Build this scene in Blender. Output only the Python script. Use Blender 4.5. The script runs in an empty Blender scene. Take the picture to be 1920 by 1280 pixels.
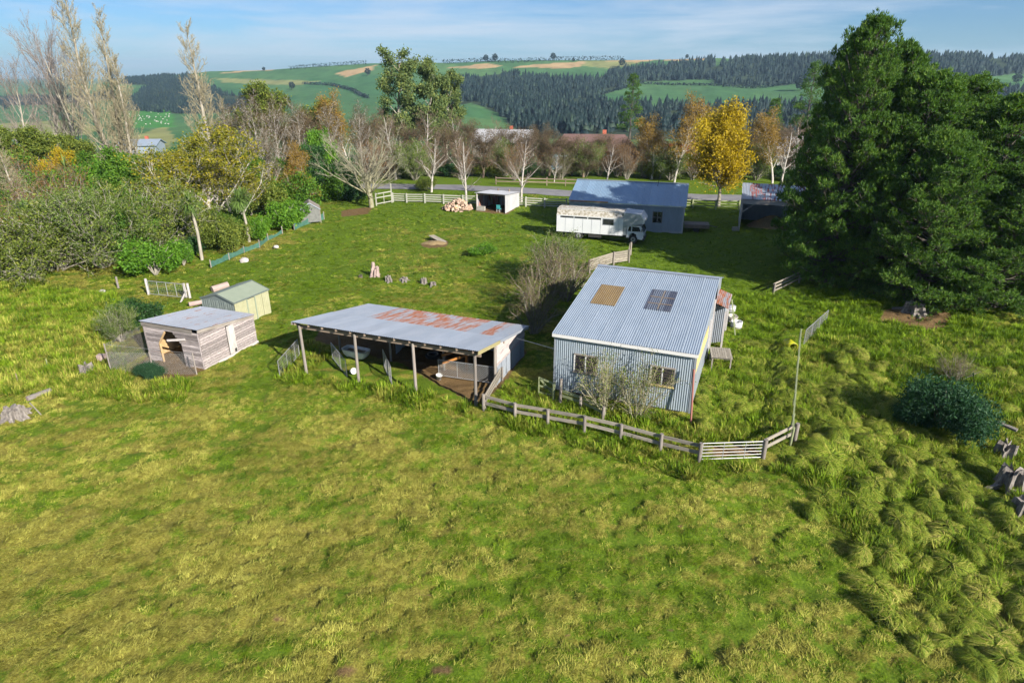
import bpy, bmesh, math, random
import numpy as np
from mathutils import Vector, Matrix

# ------------------------------------------------------------------ camera, sky, sun, exposure
S = bpy.context.scene
COL = S.collection
R = math.radians
F, HY, CH = 1190.0, 140.0, 15.5                 # focal length and horizon row in photo pixels, camera height
PITCH = math.atan((640 - HY) / F)
cam = bpy.data.cameras.new('camera')
cam.sensor_width = 36.0
cam.lens = F / 1920 * 36
cam.clip_start, cam.clip_end = 0.5, 30000
camo = bpy.data.objects.new('camera', cam)
COL.objects.link(camo)
camo.location = (0, 0, CH)
camo.rotation_euler = (math.pi / 2 - PITCH, 0, 0)
S.camera = camo

SUN_AZ, SUN_EL = R(139), R(27.5)
W = bpy.data.worlds.new('World')
S.world = W
W.use_nodes = True
wn, wl = W.node_tree.nodes, W.node_tree.links
bg = wn['Background']
sky = wn.new('ShaderNodeTexSky')
sky.sky_type = 'NISHITA'
sky.sun_disc = False
sky.sun_elevation, sky.sun_rotation = SUN_EL, SUN_AZ
sky.altitude, sky.air_density, sky.dust_density, sky.ozone_density = 0, 1.0, 0.25, 2.0
tc = wn.new('ShaderNodeTexCoord')
mp = wn.new('ShaderNodeMapping'); mp.inputs['Scale'].default_value = (1.3, 1.3, 15)
mp.inputs['Rotation'].default_value = (R(3), R(2), 0)
nz = wn.new('ShaderNodeTexNoise'); nz.inputs['Scale'].default_value = 1.7; nz.inputs['Detail'].default_value = 7
nz.inputs['Roughness'].default_value = 0.6; nz.inputs['Distortion'].default_value = 0.35
rp = wn.new('ShaderNodeValToRGB')
rp.color_ramp.elements[0].position = 0.43; rp.color_ramp.elements[0].color = (0.0, 0.0, 0.0, 1)
rp.color_ramp.elements[1].position = 0.66; rp.color_ramp.elements[1].color = (0.70, 0.70, 0.70, 1)
mx = wn.new('ShaderNodeMix'); mx.data_type = 'RGBA'
mx.inputs[7].default_value = (8.8, 9.6, 10.8, 1)
wl.new(tc.outputs['Generated'], mp.inputs[0]); wl.new(mp.outputs[0], nz.inputs['Vector'])
wl.new(nz.outputs[0], rp.inputs[0]); wl.new(rp.outputs[0], mx.inputs[0])
tint = wn.new('ShaderNodeMix'); tint.data_type = 'RGBA'; tint.blend_type = 'MULTIPLY'; tint.inputs[0].default_value = 1
tint.inputs[7].default_value = (0.56, 0.88, 1.36, 1)
wl.new(sky.outputs[0], tint.inputs[6]); wl.new(tint.outputs[2], mx.inputs[6]); wl.new(mx.outputs[2], bg.inputs[0])
bg.inputs[1].default_value = 0.037

sun = bpy.data.lights.new('sun', 'SUN')
sun.energy, sun.angle, sun.color = 5.0, R(0.55), (1.0, 0.93, 0.82)
suno = bpy.data.objects.new('sun', sun)
COL.objects.link(suno)
SUNV = Vector((math.sin(SUN_AZ) * math.cos(SUN_EL), math.cos(SUN_AZ) * math.cos(SUN_EL), math.sin(SUN_EL)))
suno.rotation_euler = SUNV.to_track_quat('Z', 'Y').to_euler()
suno.location = (40, -40, 60)

S.view_settings.view_transform = 'Standard'
S.view_settings.look = 'None'
S.view_settings.gamma = 1.0
S.view_settings.exposure = 1.20
S.view_settings.use_curve_mapping = False
S.cycles.max_bounces = 4
S.cycles.glossy_bounces = 2
S.cycles.transmission_bounces = 2
S.cycles.volume_bounces = 0
S.cycles.adaptive_threshold = 0.025
S.cycles.diffuse_bounces = 2
S.cycles.transparent_max_bounces = 8
S.cycles.use_denoising = True

random.seed(7)
RNG = np.random.default_rng(11)

# ------------------------------------------------------------------ pixel -> place
cP, sP = math.cos(PITCH), math.sin(PITCH)
def ray(x, y):
    cy = (640 - y) / F
    return Vector(((x - 960) / F, cP + cy * sP, -sP + cy * cP))
def P(x, y, z=0.0):                              # photo pixel on the level z
    d = ray(x, y)
    t = (z - CH) / d.z
    return Vector((d.x * t, d.y * t, z))
def D(x, y, Y):                                  # photo pixel at distance Y
    d = ray(x, y)
    t = Y / d.y
    return Vector((d.x * t, Y, CH + d.z * t))
def zpx(y, Y):                                   # height of pixel row y at distance Y (works on arrays)
    cy = (640 - np.asarray(y, float)) / F
    return CH + (-sP + cy * cP) / (cP + cy * sP) * Y

# ------------------------------------------------------------------ noise in numpy
_tab = np.random.default_rng(5).random((256, 256))
def vn(x, y, s=0):
    x = np.asarray(x, float) + s * 17.31; y = np.asarray(y, float) + s * 9.73
    xi = np.floor(x).astype(int); yi = np.floor(y).astype(int)
    fx = x - xi; fy = y - yi
    fx = fx * fx * (3 - 2 * fx); fy = fy * fy * (3 - 2 * fy)
    a = _tab[xi & 255, yi & 255]; b = _tab[(xi + 1) & 255, yi & 255]
    c = _tab[xi & 255, (yi + 1) & 255]; d = _tab[(xi + 1) & 255, (yi + 1) & 255]
    return (a * (1 - fx) + b * fx) * (1 - fy) + (c * (1 - fx) + d * fx) * fy
def fbm(x, y, o=4, s=0):
    r = 0; a = 0.5; t = 0
    for i in range(o):
        r = r + a * vn(x, y, s + i * 3); t += a; a *= 0.5; x = x * 2.03; y = y * 2.03
    return r / t
def inpoly(x, y, poly):
    x = np.asarray(x); y = np.asarray(y)
    r = np.zeros(x.shape, bool)
    n = len(poly)
    for i in range(n):
        x0, y0 = poly[i]; x1, y1 = poly[(i + 1) % n]
        if y0 == y1: continue
        c = ((y0 > y) != (y1 > y)) & (x < (x1 - x0) * (y - y0) / (y1 - y0) + x0)
        r ^= c
    return r
def sstep(a, b, x):
    t = np.clip((np.asarray(x, float) - a) / (b - a), 0, 1)
    return t * t * (3 - 2 * t)
def segdist(x, y, pts):
    d = np.full(np.shape(x), 1e9)
    for (ax, ay), (bx, by) in zip(pts[:-1], pts[1:]):
        vx, vy = bx - ax, by - ay
        t = np.clip(((x - ax) * vx + (y - ay) * vy) / (vx * vx + vy * vy), 0, 1)
        d = np.minimum(d, np.hypot(x - ax - t * vx, y - ay - t * vy))
    return d

# ------------------------------------------------------------------ terrain shape
SKY_X = [-600, 0, 120, 220, 330, 400, 500, 600, 700, 850, 930, 1040, 1150, 1240, 1340, 1400, 1500, 1600, 1700, 1800, 1920, 2500]
SKY_Y = [182, 178, 170, 152, 142, 134, 132, 125, 119, 118, 114, 113, 113, 112, 109, 113, 110, 105, 104, 107, 114, 122]
def colpx(x, y):
    return 960 + F * x / np.maximum(y, 1) * (cP + (640 - 180) / F * sP)
def height(x, y):
    x = np.asarray(x, float); y = np.asarray(y, float)
    near = 0.20 * (fbm(x / 3.2, y / 3.2, 3) - 0.5) + 0.26 * (fbm(x / 0.85, y / 0.7, 3, 4) - 0.5) + 0.15 * (vn(x / 0.34, y / 0.30, 14) - 0.5) + 0.25 * (fbm(x / 14, y / 14, 2, 8) - 0.5)
    near = near * (1 - sstep(70, 85, y) * 0.6)
    c = colpx(x, y)
    ridge = np.interp(c, SKY_X, SKY_Y)
    dist = np.interp(c, [-600, 200, 700, 1300, 1600, 2500], [1500, 1500, 1350, 1250, 1050, 1000])
    t = (y - 430) / (dist - 430)
    tt = np.clip(t, 0, 1)
    py = 252 + (ridge - 252) * (tt ** 0.92)
    py = py - 9 * (fbm(c / 130, t * 3.5, 3, 21) - 0.5) * np.sin(np.clip(t, 0, 1) * math.pi)
    py = py - 16 * np.exp(-((c - 885) / 62) ** 2 - ((t - 0.30) / 0.13) ** 2) - 14 * np.exp(-((c - 1215) / 70) ** 2 - ((t - 0.22) / 0.12) ** 2)
    zh = zpx(py, y)
    back = sstep(1.0, 1.5, t)
    zr = zpx(ridge, dist)
    zh = np.where(t > 1, zr * (1 - back) + (-25) * back, zh)
    z0 = zpx(252, 430.0)
    zs = z0 * sstep(104, 430, y) ** 0.8
    z = np.where(y < 430, zs, zh) + near * (1 - sstep(90, 110, y))
    return z
def gz(x, y):
    return float(height(np.array([x]), np.array([y]))[0])
def G(x, y, dz=0.0):                             # photo pixel on the ground
    p = P(x, y)
    return Vector((p.x, p.y, gz(p.x, p.y) + dz))

# ------------------------------------------------------------------ material helpers
class N:
    def __init__(s, name):
        s.m = bpy.data.materials.new(name); s.m.use_nodes = True
        s.t = s.m.node_tree; s.n = s.t.nodes; s.l = s.t.links
        s.b = s.n['Principled BSDF']; s.out = s.n['Material Output']
    def new(s, t, **k):
        n = s.n.new(t)
        for a, v in k.items(): setattr(n, a, v)
        return n
    def coord(s, kind='Object', scale=(1, 1, 1), rand=True):
        tcn = s.new('ShaderNodeTexCoord'); mpn = s.new('ShaderNodeMapping')
        mpn.inputs['Scale'].default_value = scale
        src = tcn.outputs[kind]
        if kind == 'World':
            pass
        s.l.new(src, mpn.inputs[0])
        if rand:
            oi = s.new('ShaderNodeObjectInfo'); ml = s.new('ShaderNodeMath', operation='MULTIPLY')
            ml.inputs[1].default_value = 43.0
            s.l.new(oi.outputs['Random'], ml.inputs[0]); s.l.new(ml.outputs[0], mpn.inputs['Location'])
        return mpn.outputs[0]
    def pos(s, scale=(1, 1, 1)):
        g = s.new('ShaderNodeNewGeometry'); mpn = s.new('ShaderNodeMapping')
        mpn.inputs['Scale'].default_value = scale
        s.l.new(g.outputs['Position'], mpn.inputs[0]); return mpn.outputs[0]
    def noise(s, vec, scale=5, detail=4, rough=0.55, dist=0):
        n = s.new('ShaderNodeTexNoise'); n.inputs['Scale'].default_value = scale
        n.inputs['Detail'].default_value = detail; n.inputs['Roughness'].default_value = rough
        n.inputs['Distortion'].default_value = dist
        if vec is not None: s.l.new(vec, n.inputs['Vector'])
        return n.outputs[0]
    def ramp(s, fac, stops):
        n = s.new('ShaderNodeValToRGB'); e = n.color_ramp.elements
        while len(e) < len(stops): e.new(0.5)
        for i, (p, c) in enumerate(stops):
            e[i].position = p
            e[i].color = (*c, 1) if not np.isscalar(c) else (c, c, c, 1)
        s.l.new(fac, n.inputs[0]); return n.outputs[0]
    def mix(s, fac, a, b, mode='MIX'):
        n = s.new('ShaderNodeMix'); n.data_type = 'RGBA'; n.blend_type = mode
        for i, v in ((0, fac), (6, a), (7, b)):
            if isinstance(v, (int, float)): n.inputs[i].default_value = v
            elif isinstance(v, tuple): n.inputs[i].default_value = (*v, 1)
            else: s.l.new(v, n.inputs[i])
        return n.outputs[2]
    def math(s, op, a, b=0.0):
        n = s.new('ShaderNodeMath', operation=op)
        for i, v in ((0, a), (1, b)):
            if isinstance(v, (int, float)): n.inputs[i].default_value = v
            else: s.l.new(v, n.inputs[i])
        return n.outputs[0]
    def set(s, **k):
        for a, v in k.items():
            i = s.b.inputs[{'col': 'Base Color', 'rough': 'Roughness', 'metal': 'Metallic', 'spec': 'Specular IOR Level', 'alpha': 'Alpha'}[a]]
            if isinstance(v, tuple): i.default_value = (*v, 1)
            elif isinstance(v, (int, float)): i.default_value = v
            else: s.l.new(v, i)
        return s
    def bump(s, h, strength=0.3, dist=0.02):
        n = s.new('ShaderNodeBump'); n.inputs['Strength'].default_value = strength; n.inputs['Distance'].default_value = dist
        s.l.new(h, n.inputs['Height']); s.l.new(n.outputs[0], s.b.inputs['Normal']); return s

M = {}
def simple(name, c1, c2, rough=0.7, metal=0.0, scale=6, stretch=(1, 1, 1), lo=0.3, hi=0.7, bump=0.0, spec=0.4, vary=0.0):
    n = N(name); v = n.coord(scale=stretch)
    f = n.noise(v, scale, 5, 0.6)
    col = n.ramp(f, [(lo, c1), (hi, c2)])
    if vary:
        oi = n.new('ShaderNodeObjectInfo')
        k = n.math('ADD', n.math('MULTIPLY', oi.outputs['Random'], vary * 2), 1 - vary)
        hs = n.new('ShaderNodeHueSaturation'); n.l.new(k, hs.inputs['Value']); n.l.new(col, hs.inputs['Color']); col = hs.outputs[0]
    n.set(col=col, rough=rough, metal=metal, spec=spec)
    if bump: n.bump(f, bump)
    M[name] = n.m
    return n
def zinc(name, base, dirt, rust=None, rlo=0.55, rhi=0.62, metal=0.35, rough=0.42, stretch=(1, 0.25, 1), rscale=1.3, vary=0.14):
    n = N(name); v = n.coord(scale=stretch)
    f = n.noise(v, 2.2, 6, 0.65); f2 = n.noise(n.coord(scale=(1, 1, 1)), 9, 4, 0.6)
    col = n.mix(n.ramp(f, [(0.35, 0.0), (0.7, 1.0)]), base, dirt)
    col = n.mix(n.ramp(f2, [(0.5, 0.0), (0.8, 0.35)]), col, (0.22, 0.21, 0.19))
    oi = n.new('ShaderNodeObjectInfo')
    k = n.math('ADD', n.math('MULTIPLY', oi.outputs['Random'], vary), 1 - vary / 2)
    hs = n.new('ShaderNodeHueSaturation'); n.l.new(k, hs.inputs['Value']); n.l.new(col, hs.inputs['Color']); col = hs.outputs[0]
    if rust:
        rm = n.ramp(n.noise(n.coord(scale=stretch), rscale, 6, 0.62, 0.3), [(rlo, 0.0), (rhi, 1.0)])
        rm = n.math('MULTIPLY', rm, n.ramp(n.noise(n.coord(scale=(9, 0.6, 1)), 1.6, 3, 0.6), [(0.34, 0.45), (0.56, 1.0)]))
        rc = n.ramp(f2, [(0.3, rust), (0.7, tuple(min(1, c * 1.7) for c in rust))])
        col = n.mix(rm, col, rc)
        n.set(rough=n.ramp(rm, [(0, rough), (1, 0.85)]), metal=n.ramp(rm, [(0, metal), (1, 0.0)]))
    else: n.set(rough=rough, metal=metal)
    n.set(col=col, spec=0.5)
    M[name] = n.m
zinc('zinc_roof', (0.27, 0.33, 0.40), (0.33, 0.39, 0.46), vary=0.06)
zinc('zinc_wall', (0.27, 0.33, 0.39), (0.34, 0.39, 0.45), rough=0.5, vary=0.06)
zinc('zinc_clean', (0.28, 0.32, 0.38), (0.35, 0.38, 0.43))
zinc('zinc_rust', (0.27, 0.31, 0.36), (0.34, 0.36, 0.40), (0.16, 0.048, 0.014), 0.42, 0.53, stretch=(2.6, 0.45, 1), rscale=1.0)
zinc('zinc_speckrust', (0.40, 0.43, 0.48), (0.46, 0.48, 0.52), (0.19, 0.09, 0.06), 0.58, 0.66, stretch=(2.6, 0.7, 1), rscale=1.3)
zinc('zinc_barnrust', (0.26, 0.33, 0.40), (0.32, 0.37, 0.42), (0.15, 0.025, 0.014), 0.49, 0.55, stretch=(3.0, 0.3, 1), rscale=1.4)
zinc('zinc_dull', (0.19, 0.30, 0.42), (0.25, 0.35, 0.46), (0.17, 0.05, 0.035), 0.66, 0.74, stretch=(3, 1.2, 1), rscale=1.6)
zinc('zinc_pale', (0.38, 0.39, 0.41), (0.47, 0.46, 0.47), (0.28, 0.20, 0.16), 0.62, 0.75, metal=0.2, stretch=(2, 0.4, 1))
zinc('skylight_tan', (0.15, 0.10, 0.04), (0.19, 0.13, 0.055), metal=0.0, rough=0.5)
zinc('skylight_dark', (0.035, 0.04, 0.06), (0.07, 0.075, 0.10), metal=0.0, rough=0.35)
simple('wood_grey', (0.11, 0.095, 0.08), (0.28, 0.25, 0.225), 0.85, scale=4.5, stretch=(1, 1, 1), vary=0.25, bump=0.2)
simple('wood_rail', (0.13, 0.115, 0.09), (0.31, 0.28, 0.235), 0.85, scale=4.5, vary=0.15, bump=0.2)
simple('wood_board', (0.14, 0.115, 0.115), (0.44, 0.39, 0.38), 0.85, scale=5, stretch=(0.8, 2, 1.2), vary=0.42, lo=0.32, hi=0.66)
simple('wood_brown', (0.10, 0.075, 0.055), (0.26, 0.20, 0.15), 0.85, scale=5, vary=0.2)
simple('wood_fresh', (0.34, 0.22, 0.10), (0.46, 0.32, 0.17), 0.75, scale=5, vary=0.12)
simple('wood_orange', (0.24, 0.095, 0.02), (0.33, 0.15, 0.035), 0.75, scale=5)
simple('wood_white', (0.30, 0.27, 0.255), (0.50, 0.47, 0.455), 0.75, scale=4, vary=0.06)
simple('rail_white', (0.20, 0.205, 0.17), (0.38, 0.38, 0.33), 0.75, scale=4, vary=0.08)
simple('rail_green', (0.13, 0.165, 0.06), (0.28, 0.30, 0.18), 0.8, scale=4)
simple('lichen', (0.20, 0.18, 0.085), (0.31, 0.27, 0.13), 0.85, scale=6)
simple('stump', (0.07, 0.06, 0.052), (0.25, 0.225, 0.205), 0.9, scale=6, stretch=(2.2, 2.2, 0.5), bump=0.6)
simple('stump_pink', (0.20, 0.145, 0.13), (0.42, 0.33, 0.30), 0.9, scale=6, stretch=(2.2, 2.2, 0.4), bump=0.5)
simple('concrete', (0.22, 0.205, 0.175), (0.34, 0.325, 0.29), 0.9, scale=5)
simple('white_paint', (0.50, 0.50, 0.48), (0.62, 0.62, 0.61), 0.5, scale=3)
simple('cream_wall', (0.27, 0.27, 0.165), (0.33, 0.325, 0.21), 0.5, scale=3, stretch=(1, 1, 0.4))
simple('green_roof', (0.20, 0.235, 0.175), (0.23, 0.265, 0.20), 0.45, scale=2)
simple('green_wall', (0.13, 0.16, 0.155), (0.17, 0.20, 0.19), 0.5, scale=3)
simple('green_trim', (0.10, 0.125, 0.12), (0.13, 0.155, 0.145), 0.5, scale=3)
simple('truck_white', (0.50, 0.52, 0.54), (0.60, 0.61, 0.62), 0.35, scale=2, stretch=(1, 1, 0.5))
simple('truck_silver', (0.28, 0.31, 0.34), (0.36, 0.38, 0.40), 0.4, metal=0.3, scale=3)
simple('moss_white', (0.20, 0.175, 0.125), (0.42, 0.40, 0.36), 0.8, scale=4.5, lo=0.40, hi=0.58)
simple('rubber', (0.015, 0.015, 0.015), (0.03, 0.03, 0.03), 0.8)
simple('dark_metal', (0.03, 0.03, 0.032), (0.06, 0.055, 0.05), 0.6, metal=0.3)
simple('galv', (0.28, 0.29, 0.295), (0.38, 0.38, 0.38), 0.4, metal=0.5)
simple('wire', (0.30, 0.31, 0.32), (0.40, 0.40, 0.40), 0.5, metal=0.4)
simple('wire_dark', (0.10, 0.09, 0.09), (0.22, 0.20, 0.19), 0.7, metal=0.2)
simple('pole_red', (0.20, 0.075, 0.06), (0.30, 0.13, 0.105), 0.7, scale=4)
simple('yellow_plastic', (0.32, 0.33, 0.008), (0.40, 0.40, 0.015), 0.45)
simple('yellow_board', (0.46, 0.36, 0.14), (0.54, 0.43, 0.20), 0.7, scale=3)
simple('plastic_blue', (0.05, 0.30, 0.32), (0.07, 0.36, 0.36), 0.5)
simple('red_brick', (0.30, 0.07, 0.045), (0.40, 0.12, 0.07), 0.85, scale=8)
simple('roof_brown', (0.10, 0.06, 0.055), (0.15, 0.09, 0.08), 0.7, scale=6)
simple('house_blue', (0.15, 0.30, 0.42), (0.19, 0.36, 0.48), 0.6)
simple('red_paint', (0.20, 0.035, 0.02), (0.26, 0.055, 0.035), 0.5)
simple('hay', (0.14, 0.10, 0.05), (0.26, 0.19, 0.09), 0.95, scale=9)
simple('bark_grey', (0.14, 0.125, 0.10), (0.30, 0.28, 0.23), 0.9, scale=5, stretch=(1, 1, 0.3))
simple('bark_pale', (0.20, 0.18, 0.14), (0.34, 0.315, 0.26), 0.85, scale=5, stretch=(1, 1, 0.4))
simple('bark_white', (0.30, 0.275, 0.24), (0.46, 0.43, 0.39), 0.8, scale=5, stretch=(1, 1, 0.6))
simple('bark_moss', (0.16, 0.15, 0.07), (0.29, 0.28, 0.20), 0.9, scale=5)
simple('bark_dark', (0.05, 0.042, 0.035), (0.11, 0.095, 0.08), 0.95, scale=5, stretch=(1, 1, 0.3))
simple('twig_purple', (0.17, 0.14, 0.12), (0.27, 0.23, 0.20), 0.9, scale=3)
simple('twig_olive', (0.21, 0.185, 0.115), (0.33, 0.295, 0.19), 0.9, scale=3)
simple('twig_brown', (0.11, 0.080, 0.058), (0.19, 0.14, 0.10), 0.9, scale=3)
simple('twig_red', (0.20, 0.09, 0.05), (0.32, 0.16, 0.08), 0.9, scale=3)
simple('twig_grey', (0.25, 0.235, 0.18), (0.42, 0.40, 0.32), 0.9, scale=3)
simple('shade_cloth', (0.03, 0.095, 0.07), (0.06, 0.15, 0.11), 0.8, scale=4)
simple('twig_vase', (0.16, 0.15, 0.10), (0.30, 0.285, 0.21), 0.9, scale=3)
simple('net_grey', (0.10, 0.105, 0.10), (0.17, 0.175, 0.165), 0.8, scale=6)
simple('asphalt', (0.13, 0.13, 0.14), (0.20, 0.195, 0.20), 0.9, scale=0.6)
def glass(name, col, spec=0.8):
    n = N(name); n.set(col=col, rough=0.08 if spec > .5 else 0.3, metal=0.0, spec=spec); M[name] = n.m
glass('glass_dark', (0.02, 0.022, 0.026)); glass('glass_louvre', (0.022, 0.020, 0.018), 0.25)

def foliage(name, c1, c2, c3=None, trans=0.35, rough=0.6, patch=0.35):
    n = N(name)
    g = n.new('ShaderNodeNewGeometry')
    oi = n.new('ShaderNodeObjectInfo')
    f = n.math('ADD', n.math('MULTIPLY', g.outputs['Random Per Island'], 0.6), n.math('MULTIPLY', n.noise(n.pos(), patch, 3, 0.6), 0.6))
    stops = [(0.2, c1), (0.75, c2)] + ([(0.95, c3)] if c3 else [])
    col = n.ramp(f, stops)
    n.set(col=col, rough=rough, spec=0.25)
    tr = n.new('ShaderNodeBsdfTranslucent'); n.l.new(n.mix(1.0, col, (1.25, 1.3, 0.7), 'MULTIPLY'), tr.inputs[0])
    ms = n.new('ShaderNodeMixShader'); ms.inputs[0].default_value = trans
    n.l.new(n.b.outputs[0], ms.inputs[1]); n.l.new(tr.outputs[0], ms.inputs[2]); n.l.new(ms.outputs[0], n.out.inputs[0])
    M[name] = n.m
foliage('leaf_pine', (0.028, 0.074, 0.013), (0.090, 0.182, 0.028), (0.20, 0.29, 0.05), 0.38)
foliage('leaf_green', (0.035, 0.090, 0.009), (0.090, 0.195, 0.018), (0.15, 0.27, 0.025))
foliage('leaf_bright', (0.045, 0.125, 0.009), (0.105, 0.235, 0.016), (0.17, 0.31, 0.028))
foliage('leaf_dark', (0.014, 0.046, 0.012), (0.035, 0.095, 0.024), (0.06, 0.14, 0.035))
foliage('leaf_blue', (0.012, 0.044, 0.020), (0.030, 0.088, 0.038), (0.06, 0.13, 0.055))
foliage('leaf_olive', (0.050, 0.080, 0.010), (0.135, 0.180, 0.026), (0.27, 0.30, 0.05))
foliage('leaf_grey', (0.045, 0.080, 0.012), (0.125, 0.185, 0.032), (0.26, 0.32, 0.07))
foliage('leaf_gum', (0.050, 0.090, 0.030), (0.135, 0.185, 0.055), (0.25, 0.27, 0.07))
foliage('leaf_kowhai', (0.085, 0.100, 0.010), (0.22, 0.215, 0.016), (0.42, 0.33, 0.02))
foliage('leaf_yellow', (0.20, 0.15, 0.008), (0.42, 0.31, 0.010), (0.55, 0.39, 0.015))
foliage('leaf_rust', (0.15, 0.070, 0.020), (0.27, 0.135, 0.035), (0.36, 0.20, 0.05))
foliage('leaf_twig', (0.055, 0.043, 0.026), (0.120, 0.092, 0.052), (0.22, 0.14, 0.05))
foliage('leaf_ginger', (0.16, 0.10, 0.02), (0.30, 0.19, 0.035), (0.38, 0.26, 0.05))
foliage('leaf_cabbage', (0.07, 0.12, 0.025), (0.13, 0.21, 0.05), (0.20, 0.27, 0.08), 0.2)
foliage('leaf_conifer_far', (0.005, 0.014, 0.015), (0.011, 0.026, 0.025), (0.030, 0.052, 0.032), 0.1, patch=0.012)

# ground: near paddock colour from the 'straw' and 'soil' fields, far fields from 'tint'
def ground_mat():
    n = N('ground')
    at = n.new('ShaderNodeAttribute', attribute_name='zone'); sp = n.new('ShaderNodeSeparateColor'); n.l.new(at.outputs[0], sp.inputs[0])
    tn = n.new('ShaderNodeAttribute', attribute_name='tint')
    p = n.pos((1, 1, 0.2)); pd = n.pos((1.0, 0.55, 0.2))
    f1 = n.noise(pd, 2.2, 6, 0.75, 0.6); f2 = n.noise(p, 13, 5, 0.8, 0.4); f3 = n.noise(p, 0.9, 3, 0.5)
    green = n.ramp(f2, [(0.28, (0.026, 0.052, 0.004)), (0.5, (0.075, 0.125, 0.009)), (0.74, (0.165, 0.225, 0.022))])
    straw = n.ramp(f2, [(0.28, (0.055, 0.042, 0.010)), (0.5, (0.160, 0.148, 0.026)), (0.74, (0.36, 0.335, 0.075))])
    s = n.math('ADD', sp.outputs[0], n.math('MULTIPLY', n.math('SUBTRACT', f1, 0.5), 1.3))
    near = n.mix(n.ramp(s, [(0.36, 0.0), (0.66, 1.0)]), green, straw)
    soil = n.ramp(f2, [(0.28, (0.040, 0.028, 0.012)), (0.5, (0.125, 0.080, 0.036)), (0.78, (0.25, 0.17, 0.09))])
    near = n.mix(n.ramp(n.math('ADD', sp.outputs[1], n.math('MULTIPLY', n.math('SUBTRACT', f1, 0.5), 0.5)), [(0.42, 0.0), (0.58, 1.0)]), near, soil)
    fv = n.noise(n.pos((0.05, 0.02, 0.1)), 1.0, 5, 0.65)
    far = n.mix(0.55, tn.outputs[0], n.mix(1.0, tn.outputs[0], n.ramp(fv, [(0.3, 0.62), (0.7, 1.45)]), 'MULTIPLY'))
    col = n.mix(sp.outputs[2], near, far)
    n.set(col=col, rough=0.95, spec=0.1)
    n.bump(n.math('ADD', f2, f1), 0.7, 0.05)
    return n.m
M['ground'] = ground_mat()
def grass_mat(name, g, s):
    n = N(name)
    a = n.new('ShaderNodeAttribute', attribute_name='straw', attribute_type='INSTANCER')
    t = n.new('ShaderNodeAttribute', attribute_name='tone', attribute_type='INSTANCER')
    isl = n.new('ShaderNodeNewGeometry')
    k = n.math('ADD', a.outputs['Fac'], n.math('MULTIPLY', n.math('SUBTRACT', isl.outputs['Random Per Island'], 0.5), 0.5))
    col = n.mix(n.ramp(k, [(0.35, 0.0), (0.65, 1.0)]), n.ramp(t.outputs['Fac'], [(0.0, g[0]), (1.0, g[1])]), n.ramp(t.outputs['Fac'], [(0.0, s[0]), (1.0, s[1])]))
    n.set(col=col, rough=0.75, spec=0.15)
    tr = n.new('ShaderNodeBsdfTranslucent'); n.l.new(col, tr.inputs[0])
    ms = n.new('ShaderNodeMixShader'); ms.inputs[0].default_value = 0.3
    n.l.new(n.b.outputs[0], ms.inputs[1]); n.l.new(tr.outputs[0], ms.inputs[2]); n.l.new(ms.outputs[0], n.out.inputs[0])
    M[name] = n.m
grass_mat('grass_blade', ((0.050, 0.110, 0.004), (0.210, 0.320, 0.016)), ((0.130, 0.128, 0.014), (0.51, 0.490, 0.105)))
def tussock_mat():
    n = N('tussock'); g = n.new('ShaderNodeNewGeometry'); oi = n.new('ShaderNodeObjectInfo')
    f = n.math('ADD', n.math('MULTIPLY', g.outputs['Random Per Island'], 0.75), n.math('MULTIPLY', oi.outputs['Random'], 0.25))
    col = n.ramp(f, [(0.0, (0.050, 0.095, 0.006)), (0.40, (0.125, 0.190, 0.012)), (0.66, (0.215, 0.260, 0.024)), (0.92, (0.40, 0.34, 0.09))])
    n.set(col=col, rough=0.7, spec=0.2); M['tussock'] = n.m
tussock_mat()

# ------------------------------------------------------------------ mesh helpers
def np_mesh(name, verts, faces, mat=None, smooth=False):
    verts = np.asarray(verts, np.float32); faces = np.asarray(faces, np.int32)
    me = bpy.data.meshes.new(name)
    k = faces.shape[1]
    me.vertices.add(len(verts)); me.vertices.foreach_set('co', verts.ravel())
    me.loops.add(faces.size); me.loops.foreach_set('vertex_index', faces.ravel())
    me.polygons.add(len(faces)); me.polygons.foreach_set('loop_start', np.arange(0, faces.size, k, dtype=np.int32))
    me.update(calc_edges=True)
    if smooth: me.polygons.foreach_set('use_smooth', np.ones(len(faces), bool))
    if mat: me.materials.append(M[mat])
    return me
def merge(parts):                                # list of (verts, faces) -> one, triangles and quads padded to quads
    V, Fc, o = [], [], 0
    for v, f in parts:
        v = np.asarray(v, float); f = np.asarray(f, int)
        V.append(v); Fc.append(f + o); o += len(v)
    return np.concatenate(V), np.concatenate(Fc)
def obj(name, mesh, parent=None, mat=None):
    o = bpy.data.objects.new(name, mesh); COL.objects.link(o)
    if parent: o.parent = parent
    return o
def tag(o, label, cat, group=None):
    o['label'] = label; o['category'] = cat
    if group: o['group'] = group
    return o
def thing(name, label, cat, loc=(0, 0, 0), rz=0.0, group=None):
    o = bpy.data.objects.new(name, None); COL.objects.link(o); o.empty_display_size = 0.3
    o.location = loc; o.rotation_euler = (0, 0, rz)
    return tag(o, label, cat, group)
def structure(o):
    o['kind'] = 'structure'; return o
def stuff(o, label=None, cat=None):
    o['kind'] = 'stuff'
    if label: o['label'] = label; o['category'] = cat
    return o
_unit = {}
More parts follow.
